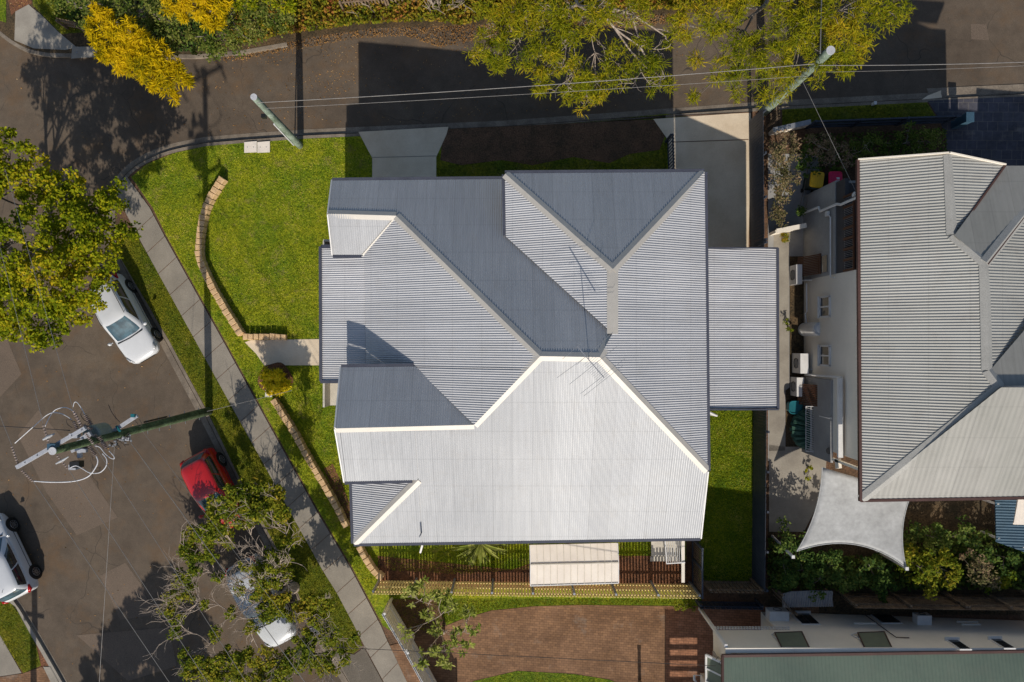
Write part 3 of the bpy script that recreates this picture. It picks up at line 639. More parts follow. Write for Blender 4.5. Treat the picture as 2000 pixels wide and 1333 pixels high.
fence('picket_fence', 'low grey picket fence half buried in the vines at the top', [(672, 22), (760, 14), (850, 4)], 1.1, M['oldtim'], palw=.07, gap=.08, seed=9)
fence('picket_fence', 'short run of pale pickets beside the golden tree', [(132, 52), (172, 60)], .9, M['oldtim'], palw=.09, gap=.06, seed=10)
fence('boundary_fence', 'narrow shaded slat fence at the end of the driveway by the leaning pole', [(1500, 212), (1502, 250)], 1.2, M['oldtim'], palw=.06, gap=.08, seed=12)
# lattice gate frames beside the back steps
lf = thing('lattice_gate', 'dark framed slatted gate at the back corner of the zinc house', 'gate', G(1352, 1080))
m_ = MB(); a, b = G(1352, 1050), G(1352, 1140); up = Vector((0, 0, 1))
for q in (0, .42, 1.0):
    c = a.lerp(b, q); m_.box(c + up * .85, (.09, .09, 1.7))
for zz in (.08, 1.66): m_.bar(a + up * zz, b + up * zz, .06, .09)
m_.build('frame', M['darkf'], lf); m_ = MB()
for i in range(1, 20):
    c = a.lerp(b, i / 20); m_.box(c + up * .85 + Vector((.02, 0, 0)), (.02, .045, 1.5))
m_.build('slat', M['oldtim'], lf)
# beige privacy wall and steps
t = thing('privacy_wall', 'beige rendered wall beside the back steps', 'wall', G(1335, 1100))
MB().hexa([G(1332, 1136), G(1336, 1136), G(1336, 1040), G(1332, 1040)], [G(1332, 1136, 1.5), G(1336, 1136, 1.5), G(1336, 1040, 1.5), G(1332, 1040, 1.5)]).build('panel', M['housew'], t)
MB().bar(G(1334, 1137, 1.51), G(1334, 1040, 1.51), .14, .04).build('coping', M['cream'], t)
t = thing('garden_steps', 'beige concrete steps with a pale landing behind the shed', 'steps', G(1300, 1075))
MB().hexa([G(1272, 1086, -.05), G(1328, 1086, -.05), G(1328, 1040, -.05), G(1272, 1040, -.05)], [G(1272, 1086, .55), G(1328, 1086, .55), G(1328, 1040, .55), G(1272, 1040, .55)]).build('landing', M['housew'], t)
MB().hexa([G(1270, 1096, -.05), G(1328, 1096, -.05), G(1328, 1086.5, -.05), G(1270, 1086.5, -.05)], [G(1270, 1096, .28), G(1328, 1096, .28), G(1328, 1086.5, .28), G(1270, 1086.5, .28)]).build('tread', M['housew'], t)
t = thing('hand_rail', 'white metal balustrade over the back steps', 'railing', G(1300, 1080))
m_ = MB(); zt = 1.55
MB().bar(G(1302, 1100, zt), G(1298, 1040, zt), .045, .045).build('rail', M['whitep'], t); MB().bar(G(1302, 1100, zt), G(1338, 1098, zt), .045, .045).build('rail', M['whitep'], t); m_ = MB()
for i in range(1, 9): m_.tube([G(1302 + i * 3.7, 1100 - i * .2, zt), G(1299 + i * 3.7, 1040, zt)], .012, 5)
m_.build('rod', M['whitep'], t); m_ = MB()
m_.bar(G(1302, 1100, .0), G(1302, 1100, zt), .045, .045); m_.build('post', M['whitep'], t)
# garden shed
t = thing('garden_shed', 'small garden shed with a cream ribbed roof between the zinc house and the pine fence', 'shed', G(1120, 1100))
zr = 1.75
def sh(x, y, h): return G(x, y, h)
m_ = MB(); m_.hexa([sh(1046, 1126, 0), sh(1196, 1122, 0), sh(1196, 1062, 0), sh(1046, 1064, 0)], [sh(1046, 1126, zr - .1), sh(1196, 1122, zr - .1), sh(1196, 1062, zr), sh(1046, 1064, zr)]); m_.build('wall', M['housew'], t)
c4 = [P(1036, 1143.5, 1.86 + gz(.9)), P(1208, 1138, 1.86 + gz(4.6)), P(1206, 1060, 1.86 + gz(4.6)), P(1035, 1064, 1.86 + gz(.9))]
mid0, mid1 = P(1036, 1102, 1.92 + gz(.9)), P(1208, 1098, 1.92 + gz(4.6))
m_ = MB(); th = Vector((0, 0, .03))
for q in ([c4[0], c4[1], mid1, mid0], [mid0, mid1, c4[2], c4[3]]): m_.hexa([p - th for p in q], q)
ro = m_.build('roof', M['shed'], t); m_ = MB()
for i in range(14):
    q = i / 13; m_.bar(c4[0].lerp(c4[1], q) + th * .6, mid0.lerp(mid1, q) + th * .6, .022, .02); m_.bar(mid0.lerp(mid1, q) + th * .6, c4[3].lerp(c4[2], q) + th * .6, .022, .02)
m_.bar(mid0 + th, mid1 + th, .05, .03); m_.build('rib', M['housew'], ro)
m_ = MB(); m_.bar(c4[0], c4[1], .04, .06); m_.bar(c4[1], mid1, .04, .06); m_.bar(mid1, c4[2], .04, .06); m_.bar(c4[0], mid0, .04, .06); m_.bar(mid0, c4[3], .04, .06); m_.build('trim', M['whitep'], ro)
# ------------------------------------------------------------ poles
def pole(name, label, bx, by, tx, ty, hz, r0, r1, mat):
    b = G(bx, by); top = P(tx, ty, b.z + hz); root = thing(name, label, 'utility pole', b)
    n = 14; path = [b.lerp(top, i / n) - (Vector((0, 0, .3)) if i == 0 else Vector()) for i in range(n + 1)]
    MB().tube(path, [r0 + (r1 - r0) * i / n for i in range(n + 1)], 18).build('shaft', mat, root, smooth=True)
    MB().cyl(top, top + Vector((0, 0, .03)), r1 * 1.06, 18).build('cap', M['polecap'], root); return root, b, top
p1, b1, t1 = pole('utility_pole', 'pale green timber pole leaning over the grass by the pit lid', 586, 284, 496, 189, 5.9, .17, .125, M['polepale'])
m_ = MB(); m_.tube([G(578, 279, .02) + Vector((-.1, -.1, 0)), b1.lerp(t1, .55) + Vector((-.13, -.12, 0))], .035, 6); m_.build('conduit', M['wirew'], p1)
m_ = MB(); a = b1.lerp(t1, .72); m_.box(a + Vector((-.2, -.15, 0)), (.18, .16, .2)); m_.build('junction_box', M['blackp'], p1)
p2, b2, t2 = pole('utility_pole', 'tall pale pole with a white cap beside the feathery tree and side driveway', 1492, 218, 1622, 98, 6.7, .2, .15, M['polepale'])
m_ = MB(); m_.tube([b2.lerp(t2, .78) + Vector((0, -.1, 0)), b2.lerp(t2, .78) + Vector((-.35, -.02, .02))], .03, 6); m_.box(b2.lerp(t2, .86) + Vector((-.2, .1, 0)), (.25, .12, .12)); m_.build('bracket', M['blackp'], p2)
p3, b3, t3 = pole('utility_pole', 'tall green street pole crowded with crossarms, insulators and a transformer above the red car', 409, 802, 103, 880, 11.3, .2, .12, M['polegreen'])
zt3 = t3.z
def strings(mb, a, b, n=7, r=.055, wire=.012):
    a = Vector(a); b = Vector(b); mb.tube([a, b], wire, 5)
    for i in range(n):
        c = a.lerp(b, (i + .5) / n); d = (b - a).normalized() * .014; mb.tube([c - d * 1.6, c, c + d * 1.6], [r * .35, r, r * .45], 10)
m_ = MB(); m_.bar(P(33, 912, zt3 - .25), P(167, 835, zt3 - .25), .12, .1); ca = m_.build('crossarm', M['arm'], p3)
m_ = MB(); m_.box(P(104, 871, zt3 - .12), (.26, .2, .22)); m_.build('clamp', M['blue'], ca)
m_ = MB()
for q in (.12, .3, .62, .8, .95):
    a = P(33, 912, zt3 - .2).lerp(P(167, 835, zt3 - .2), q); m_.cyl(a, a + Vector((0, 0, .03)), .014, 6)
m_.build('bolt', M['blackp'], ca)
m_ = MB()
for a, b in (((35, 905), (23, 870)), ((42, 917), (65, 940)), ((97, 868), (84, 828)), ((111, 888), (133, 915)), ((160, 832), (143, 800)), ((166, 844), (182, 866))):
    strings(m_, P(*a, zt3 - .28), P(*b, zt3 - .35))
m_.build('insulator', M['porc'], p3, smooth=False)
za = 6.5; m_ = MB(); m_.bar(P(208, 850, za), P(268, 811, za), .13, .1); ca2 = m_.build('crossarm', M['arm'], p3)
m_ = MB(); m_.bar(P(227, 831, za + .1), P(235, 842, za + .1), .07, .06); m_.box(P(260, 811, za + .12), (.14, .12, .1)); m_.build('clamp', M['teal'], ca2)
zb = 7.7
for a, b, w1, w2 in ((P(160, 857, zb), P(178, 846, zb), .16, .12), (P(139, 868, zb + .5), P(163, 858, zb + .5), .1, .08), (P(140, 881, zb), P(168, 868, zb), .1, .08)): MB().bar(a, b, w1, w2).build('crossarm', M['arm'], p3)
m_ = MB(); c = P(189, 845, zb - .5); m_.tube([c + Vector((0, 0, -.42)), c + Vector((0, 0, .3)), c + Vector((0, 0, .36))], [.33, .33, .28], 20); tk = m_.build('transformer_tank', M['tank'], p3)
m_ = MB(); m_.cyl(c + Vector((.02, .06, .36)), c + Vector((.02, .06, .42)), .12, 14); m_.box(c + Vector((-.1, -.12, .42)), (.12, .1, .12)); m_.build('lid', M['tank'], tk)
m_ = MB()
for a, b, n, r in (((146, 806), (158, 832), 8, .075), ((165, 808), (179, 829), 7, .1), ((163, 829), (180, 838), 5, .08), ((184, 848), (190, 862), 6, .085), ((193, 851), (208, 874), 8, .085), ((180, 859), (191, 872), 6, .08),
                   ((173, 867), (187, 889), 8, .095), ((166, 866), (172, 876), 5, .08), ((200, 862), (206, 876), 5, .08), ((157, 862), (166, 880), 5, .07), ((144, 822), (151, 838), 5, .08)):
    z_ = zb + .15; strings(m_, P(*a, z_), P(*b, z_ - .1), n, r, .03)
m_.build('bushing', M['porc'], p3)
m_ = MB(); m_.box(P(150, 906, zb + .2), (.33, .22, .3)); m_.build('switch_head', M['blackp'], p3)
m_ = MB(); m_.box(P(145, 911, zb + .1), (.26, .18, .26)); m_.box(P(161, 879, zb + .15), (.32, .13, .14)); m_.box(P(156, 886, zb + .1), (.12, .26, .12)); m_.box(P(146, 850, zb), (.3, .16, .2)); m_.box(P(246, 857, 6.2), (.3, .12, .12)); m_.build('bracket', M['arm'], p3)
m_ = MB(); m_.tube([P(84, 858, zt3 - .3), P(95, 852, zt3 - .3), P(107, 846, zt3 - .3)], [.03, .06, .015], 8); m_.tube([P(109, 905, zt3 - .3), P(121, 899, zt3 - .3), P(134, 891, zt3 - .3)], [.02, .05, .015], 8); m_.build('arrester', M['lens'], p3)
def loop(mb, pts, z, r=.018): mb.tube([P(a, b, z) for a, b in catmull(pts, 8)], r, 6)
m_ = MB()
loop(m_, [(29, 865), (65, 833), (95, 808), (115, 806), (130, 812), (140, 819)], zb + 1.2, .014)
loop(m_, [(88, 832), (98, 812), (108, 800), (125, 795), (138, 799), (145, 806)], zb + 1.2, .014)
loop(m_, [(143, 794), (145, 786), (150, 785), (158, 795), (165, 808)], zb + .6, .014)
loop(m_, [(66, 939), (105, 941), (145, 939), (172, 930), (187, 912), (191, 900), (188, 890)], zb + 1.2, .02)
loop(m_, [(137, 913), (148, 909), (160, 914), (176, 923), (195, 922), (207, 910), (208, 896), (200, 885)], zb + .6, .017)
loop(m_, [(185, 870), (195, 873), (205, 885), (216, 894), (223, 895), (222, 890), (213, 880)], zb + .3, .015)
m_.build('jumper_cable', M['wirew'], p3, smooth=True)
m_ = MB(); r5 = random.Random(5)
loop(m_, [(160, 803), (158, 810), (165, 820), (175, 824)], zb, .012); loop(m_, [(141, 835), (132, 828), (130, 820), (136, 818), (142, 822)], zb, .012); loop(m_, [(212, 790), (218, 804), (226, 815), (234, 824)], za, .012)
loop(m_, [(262, 818), (268, 826), (272, 832), (277, 828), (272, 818)], za - .3, .01); loop(m_, [(180, 890), (182, 898), (187, 896), (187, 888)], zb, .01)
for i in range(34):
    a = (r5.uniform(212, 256), 0); a = (a[0], 866 - (a[0] - 212) * .25 + r5.uniform(-7, 10)); b = (a[0] + r5.uniform(-10, 10), a[1] + r5.uniform(-8, 8))
    m_.tube([P(*a, 6.1 + r5.uniform(-.3, .3)), P(*b, 6.1 + r5.uniform(-.3, .3))], r5.uniform(.008, .018), 5)
m_.build('connector_wire', M['wired'], p3)
m_ = MB()
for i in range(22):
    a = (r5.uniform(214, 258), 0); a = (a[0], 864 - (a[0] - 212) * .25 + r5.uniform(-6, 9)); m_.box(P(*a, 6.25 + r5.uniform(-.2, .2)), (.03 + r5.random() * .07, .03 + r5.random() * .05, .04))
m_.build('fitting', M['steel'], p3)
m_ = MB(); f3 = b3.lerp(t3, .3)
for q in (.1, .22, .34, .42, .5): a = b3.lerp(t3, q); m_.cyl(a, a + Vector((.05, -.3, .02)), .014, 5); m_.cyl(a, a + Vector((.0, .28, .02)), .014, 5)
m_.build('step_bolt', M['steel'], p3)
m_ = MB(); m_.bar(b3.lerp(t3, .36) + Vector((0, .22, 0)), b3.lerp(t3, .52) + Vector((0, .22, 0)), .05, .05); m_.build('conduit', M['blackp'], p3)
# a pole just outside the lower left corner (its shadow reaches into the view)
_b = G(68, 1450); _k = 1 - (_b.z + 5.1) / H; p4, b4, t4 = pole('utility_pole', 'street pole just outside the lower left corner, throwing its shadow over the grass', 68, 1450, 1000 + _b.x / S / _k, 666 - _b.y / S / _k, 5.1, .18, .15, M['polegreen'])
m_ = MB(); m_.bar(t4 + Vector((-.5, 0, -.9)), t4 + Vector((.5, 0, -.9)), .1, .1); m_.build('crossarm', M['arm'], p4)
# wires
def wire(label, a, b, r=.014, mat='wire', sag=0.0, n=12):
    a = Vector(a); b = Vector(b); pts = []
    for i in range(n + 1):
        q = i / n; pts.append(a.lerp(b, q) - Vector((0, 0, 4 * sag * q * (1 - q))))
    o = MB().tube(pts, r, 5).build('power_line', M[mat], None); return tag(o, label, 'power line', None)
wire('upper bright power line from the pole by the pit lid to the side driveway pole', P(501, 200, 6.1), P(1590, 124, 7.2), .012, sag=.25)
wire('thin lower power line from the leaning pole by the pit lid toward the feathery trees', P(520, 211, 5.6), P(1570, 148, 6.6), .007, sag=.15)
wire('upper power line leaving the side driveway pole toward the right edge', P(1600, 127, 7.2), P(2200, 112, 7.4), .012, sag=.2)
wire('thin lower power line leaving the side driveway pole toward the right edge', P(1605, 140, 6.8), P(2150, 120, 6.8), .007, sag=.15)
wire('dark cable leading straight up from the side driveway pole over the feathery tree', P(1602, 104, 7.4), P(1606, -60, 7.2), .024)
wire('service wire crossing diagonally from the side driveway pole to the grey neighbour house', P(1566, 155, 6.2), P(1671, 372, 5.6), .007)
wire('dark wire entering from the left edge to the crossarm pole', P(-60, 828, 8.2), P(137, 840, 7.8), .018, 'wired')
wire('leftmost wire running up from the crossarm tip toward the left edge', P(23, 869, 9.7), P(-60, 660, 9.6), .007, 'wire')
wire('middle wire running up from the crossarm pole toward the tree at left', P(84, 826, 9.7), P(-20, 400, 9.4), .007)
wire('wire passing over the lime green tree from the crossarm pole', P(143, 799, 9.7), P(10, 330, 9.3), .007)
wire('bright wire running down left of the others from the crossarm tip to the bottom edge', P(66, 941, 9.7), P(372, 1393, 9.2), .009)
wire('second wire in the row running down from the crossarm pole to the bottom edge', P(134, 916, 9.7), P(445, 1393, 9.2), .009)
wire('third wire in the row, over the edge of the bare branched tree', P(183, 867, 9.6), P(520, 1393, 9.2), .008)
wire('twisted dark wire running from the lower crossarm over the bare branched tree', P(256, 865, 6.2), P(640, 1393, 6.0), .014, 'wire')
wire('thin pale wire from the green pole over the bonnet of the red car', P(277, 840, 5.8), P(700, 1393, 5.6), .007)
wire('short steep wire from the crossarm pole down past the bottom of the street', P(224, 866, 6.3), P(190, 1393, 6.0), .009)
wire('long thin service wire crossing the brown paved court to the green roofed building', P(640, 1263, 4.3), P(1398, 1300, 4.9), .012, 'wired')
wire('service wire from the green pole over the lawn toward the croton', P(404, 803, 1.5), P(570, 762, 2.6), .010)
# ------------------------------------------------------------ cars
def ringpt(a, b, n, t):
    c, s_ = math.cos(t), math.sin(t)
    return (a * math.copysign(abs(c) ** (2 / n), c), b * math.copysign(abs(s_) ** (2 / n), s_))
def car(label, px_, py_, yaw, L=4.25, Wd=1.78, Ht=1.5, mat='carwhite', rear=.0, rails=False):
    c = G(px_, py_, .45 - .12); c.z = gz(c.x) - .11
    rot = (Matrix.Rotation(-math.atan(K), 4, 'Y') @ Matrix.Rotation(R(yaw), 4, 'Z')).to_euler()
    t = thing('parked_car', label, 'car', c, None, rot)
    body = M[mat]; hw = Wd / 2; hl = L / 2
    st = [(-hl, .76, .50, .78), (-hl + .04, .90, .42, .92), (-hl + .16, .97, .34, 1.0), (-hl + .6, 1.0, .2, 1.02), (-.8, 1.0, .2, .99), (0, 1.0, .2, .96), (.62, 1.0, .2, .95), (.95, .995, .2, .95),
          (hl - .75, .98, .2, .86), (hl - .32, .92, .24, .77), (hl - .12, .82, .32, .69), (hl - .02, .66, .40, .60), (hl, .56, .44, .56)]
    prof = lambda wv, zb_, zt_: [(0, zt_ + .045), (.45 * wv, zt_ + .035), (.76 * wv, zt_ + .005), (.92 * wv, zt_ - .05), (.985 * wv, zt_ - .15), (1.0 * wv, max(zb_ + .12, .58)), (.985 * wv, max(zb_ + .06, .42)), (.95 * wv, zb_), (.5 * wv, zb_ - .02)]
    V = []; nP = None
    for x, wf, zb_, zt_ in st:
        pr = prof(hw * wf, zb_, zt_); full = pr + [(-y, z) for y, z in reversed(pr[1:])]; nP = len(full); V += [(x, y, z) for y, z in full]
    F = []
    for i in range(len(st) - 1):
        for k in range(nP): F.append((i * nP + k, (i + 1) * nP + k, (i + 1) * nP + (k + 1) % nP, i * nP + (k + 1) % nP))
    F.append(tuple(range(nP))); F.append(tuple((len(st) - 1) * nP + k for k in range(nP - 1, -1, -1)))
    m_ = MB(); m_.add(V, F); bo = m_.build('body', body, t, True, True)
    md = bo.modifiers.new('s', 'SUBSURF'); md.levels = 2; md.render_levels = 2
    # cabin loft: rings (z, front x, rear x, half width)
    fx, rx = .98, -hl + .10 + rear
    rings = [(.93, fx, rx, hw * .955), (1.08, fx - .27, rx + .03, hw * .93), (Ht - .2, fx - .62, rx + .15, hw * .85), (Ht - .07, fx - .83, rx + .26, hw * .775), (Ht - .015, fx - .98, rx + .38, hw * .66), (Ht + .012, fx - 1.3, rx + .7, hw * .34)]
    N = 64
    def cab(i, tt, g=1.0):
        z, f_, r_, w_ = rings[i]; a = (f_ - r_) / 2; cx = (f_ + r_) / 2; x, y = ringpt(a * g, w_ * g, 5.5, tt)
        return (cx + x, y, z)
    V = [cab(i, 2 * math.pi * k / N) for i in range(len(rings)) for k in range(N)]; F = []
    for i in range(len(rings) - 1):
        for k in range(N): F.append((i * N + k, i * N + (k + 1) % N, (i + 1) * N + (k + 1) % N, (i + 1) * N + k))
    F.append(tuple((len(rings) - 1) * N + k for k in range(N)))
    m_ = MB(); m_.add(V, F); m_.build('roof', body, t, True, True)
    def pane(name, pred, i0, i1, f0=.0, f1=1.0):
        # panel of glass standing 6 mm proud of the cabin loft
        m_ = MB(); L0 = 10
        def at(s_, tt):
            q = s_ * (i1 - i0) + i0; i = min(int(q), len(rings) - 2); f = q - i; A = Vector(cab(i, tt, 1.008)); B = Vector(cab(i + 1, tt, 1.008)); return A.lerp(B, f) + Vector((0, 0, .004))
        ks = [k for k in range(-N // 2, N // 2 + 1) if pred(2 * math.pi * k / N)]
        # contiguous runs
        runs = []; 
        for k in ks:
            if runs and k == runs[-1][-1] + 1: runs[-1].append(k)
            else: runs.append([k])
        for rn in runs:
            if len(rn) < 2: continue
            V = []; 
            for k in rn:
                for j in range(L0 + 1): V.append(at(f0 + (f1 - f0) * j / L0, 2 * math.pi * k / N))
            F = [(a * (L0 + 1) + j, (a + 1) * (L0 + 1) + j, (a + 1) * (L0 + 1) + j + 1, a * (L0 + 1) + j + 1) for a in range(len(rn) - 1) for j in range(L0)]
            m_ = MB(); m_.add(V, F); yield m_
    pi = math.pi
    def x_of(tt):  # normalised x along cabin
        return ringpt(1, 1, 5.5, tt)[0]
    def y_of(tt): return ringpt(1, 1, 5.5, tt)[1]
    for mbp in pane('w', lambda q: abs(y_of(q)) < .80 and math.cos(q) > 0, 0, 3, .10, 1.0): mbp.build('windscreen', M['cglass'], t, True, True)
    r_runs = []
    m_ = MB(); z0, f_, r_, w_ = rings[0]
    def quadpane(side=None):
        pass
    # rear window
    V = []; n2 = 12; L0 = 8
    for k in range(n2 + 1):
        yy = -1 + 2 * k / n2
        for j in range(L0 + 1):
            q = .18 + .80 * j / L0; q3 = q * 3; i = min(int(q3), 2); f = q3 - i
            zA, fA, rA, wA = rings[i]; zB, fB, rB, wB = rings[i + 1]; r0 = rA + (rB - rA) * f; w0 = (wA + (wB - wA) * f) * .80; z0 = zA + (zB - zA) * f
            V.append((r0 - .012 + .05 * abs(yy) ** 3, yy * w0, z0))
    F = [(a * (L0 + 1) + j, a * (L0 + 1) + j + 1, (a + 1) * (L0 + 1) + j + 1, (a + 1) * (L0 + 1) + j) for a in range(n2) for j in range(L0)]
    MB().add(V, F).build('rear_window', M['cglass'], t, True, True)
    for sgn in (1, -1):
        for fa, fb in ((-.78, -.03), (.03, .76)):
            V = []; nx = 8; nz = 6
            for a in range(nx + 1):
                for j in range(nz + 1):
                    q3 = (.14 + .74 * j / nz) * 3; i = min(int(q3), 2); f = q3 - i
                    zA, fA, rA, wA = rings[i]; zB, fB, rB, wB = rings[i + 1]
                    f0 = fA + (fB - fA) * f; r0 = rA + (rB - rA) * f; w0 = wA + (wB - wA) * f; z0 = zA + (zB - zA) * f
                    u = fa + (fb - fa) * a / nx; V.append(((f0 + r0) / 2 + (f0 - r0) / 2 * u, sgn * (w0 * (1 - abs(u) ** 5.5) ** (1 / 5.5) + .008), z0))
            F = [(a * (nz + 1) + j, (a + 1) * (nz + 1) + j, (a + 1) * (nz + 1) + j + 1, a * (nz + 1) + j + 1) for a in range(nx) for j in range(nz)]
            if sgn > 0: F = [f[::-1] for f in F]
            MB().add(V, F).build('side_window', M['glass'], t, True, True)
        # mirror
        m_ = MB(); m_.tube([(.80, sgn * (hw - .02), .97), (.79, sgn * (hw + .06), 1.0)], .025, 6); m_.tube([(.84, sgn * (hw + .05), 1.02), (.80, sgn * (hw + .13), 1.03), (.77, sgn * (hw + .21), 1.02)], [.05, .085, .05], 10); m_.build('wing_mirror', body, t, True, True)
        m_ = MB(); m_.tube([(hl - .46, sgn * hw * .86, .765), (hl - .26, sgn * hw * .77, .70), (hl - .12, sgn * hw * .62, .645)], [.03, .075, .04], 10); m_.build('headlight', M['lens'], t, True, True)
        m_ = MB(); m_.tube([(-hl + .36, sgn * hw * .92, .93), (-hl + .13, sgn * hw * .85, .90), (-hl + .03, sgn * hw * .68, .84)], [.04, .1, .06], 10); m_.build('taillight', M['redl'], t, True, True)
        m_ = MB(); m_.tube([(-hl + .7, sgn * hw * .985, .5), (hl - .9, sgn * hw * .985, .5)], .02, 5); m_.build('door_trim', M['blackp'], t, True, True)
        if rails:
            m_ = MB(); m_.tube([(fx - 1.0, sgn * hw * .70, Ht - .02), (0, sgn * hw * .73, Ht + .03), (rx + .45, sgn * hw * .70, Ht - .02)], .016, 6); m_.build('roof_rail', M['blackp'], t, True, True)
        for xx in (hl - .86, -hl + .78):
            m_ = MB(); m_.cyl((xx, sgn * (hw - .12), .33), (xx, sgn * (hw - .004), .33), .385, 24); m_.build('wheel_arch', M['blackp'], t, False, True)
            m_ = MB(); m_.tube([(xx, sgn * (hw - .2), .315), (xx, sgn * (hw - .03), .315), (xx, sgn * (hw + .015), .315)], [.315, .315, .285], 28); ty = m_.build('tyre', M['rubber'], t, False, True)
            m_ = MB()
            for k in range(10):
                q = 2 * pi * k / 10; m_.bar((xx + .03 * math.cos(q), sgn * (hw + .02), .315 + .03 * math.sin(q)), (xx + .2 * math.cos(q), sgn * (hw + .02), .315 + .2 * math.sin(q)), .03, .012, Vector((0, 1, 0)))
            m_.tube([(xx + .205 * math.cos(2 * pi * k / 24), sgn * (hw + .018), .315 + .205 * math.sin(2 * pi * k / 24)) for k in range(25)], .011, 5, False)
            m_.build('rim', M['alloy'], ty, False, True)
    m_ = MB(); V = []
    m_.bar((hl - .02, -.42, .46), (hl - .02, .42, .46), .05, .12); m_.build('grille', M['blackp'], t, False, True)
    m_ = MB(); m_.tube([(fx - .02, -hw * .78, .955), (fx + .035, 0, .975), (fx - .02, hw * .78, .955)], .028, 6); m_.build('wiper', M['blackp'], t, True, True)
    m_ = MB(); m_.tube([(rx + .55, 0, Ht + .02), (rx + .44, 0, Ht + .1)], .01, 5); m_.build('aerial', M['blackp'], t, False, True)
    return t
car('white hatchback with roof rails parked under the lime green tree, nose toward the green pole', 251, 624, -60.7, 4.35, 1.8, 1.52, 'carwhite', rails=True)
car('red hatchback parked just below the green pole, partly under the bare tree', 425, 956, -62, 3.95, 1.70, 1.50, 'carred')
car('silver white car almost hidden under the bare branched tree', 517, 1172, -61, 4.4, 1.78, 1.45, 'carsilver')
car('white hatchback cut off by the left edge with its wheels showing', 16, 1085, 117.3, 4.25, 1.8, 1.47, 'carwhite')
# ------------------------------------------------------------ vegetation
def leaves(centers, radii, n, ln, wd, up=.35, flat=.75, seed=0, droop=0.0, radial=0.0):
    """leaf-shaped quads scattered in little clumps; returns V, F"""
    g = np.random.default_rng(seed); c = np.asarray(centers, float); r = np.asarray(radii, float)
    k = len(c); idx = np.repeat(np.arange(k), n); m = len(idx)
    d = g.normal(size=(m, 3)); d /= np.linalg.norm(d, axis=1, keepdims=True)
    rad = g.random(m) ** .5; off = d * (rad * r[idx])[:, None]; off[:, 2] *= flat
    p = c[idx] + off
    a = g.normal(size=(m, 3)) * (1 - radial) + d * radial * 2.0; a[:, 2] = a[:, 2] * .45 - droop
    a /= np.linalg.norm(a, axis=1, keepdims=True)
    nn = g.normal(size=(m, 3)); nn[:, 2] = np.abs(nn[:, 2]) + up * 3; b = np.cross(a, nn); b /= np.linalg.norm(b, axis=1, keepdims=True) + 1e-9
    L = ln * g.uniform(.6, 1.3, m)[:, None]; Wd = wd * g.uniform(.7, 1.25, m)[:, None]
    V = np.stack([p - a * L / 2, p + b * Wd / 2, p + a * L / 2, p - b * Wd / 2], 1).reshape(-1, 3)
    return V, np.arange(len(V)).reshape(-1, 4)
def clumps(blobs, per, cr, seed, shell=.5, squash=.6):
    g = np.random.default_rng(seed); out = []; rr = []; own = []
    for bi, (c, r) in enumerate(blobs):
        n = max(3, int(per * r * r))
        d = g.normal(size=(n, 3)); d /= np.linalg.norm(d, axis=1, keepdims=True); d[:, 2] = np.where(g.random(n) < .75, np.abs(d[:, 2]), d[:, 2])
        rad = (shell + (1 - shell) * g.random(n)) * r * g.uniform(.8, 1.12, n)
        q = np.array(c) + d * rad[:, None] * np.array([1, 1, squash]); out.append(q); rr.append(g.uniform(.6, 1.3, n) * cr); own += [bi] * n
    return np.concatenate(out), np.concatenate(rr), own
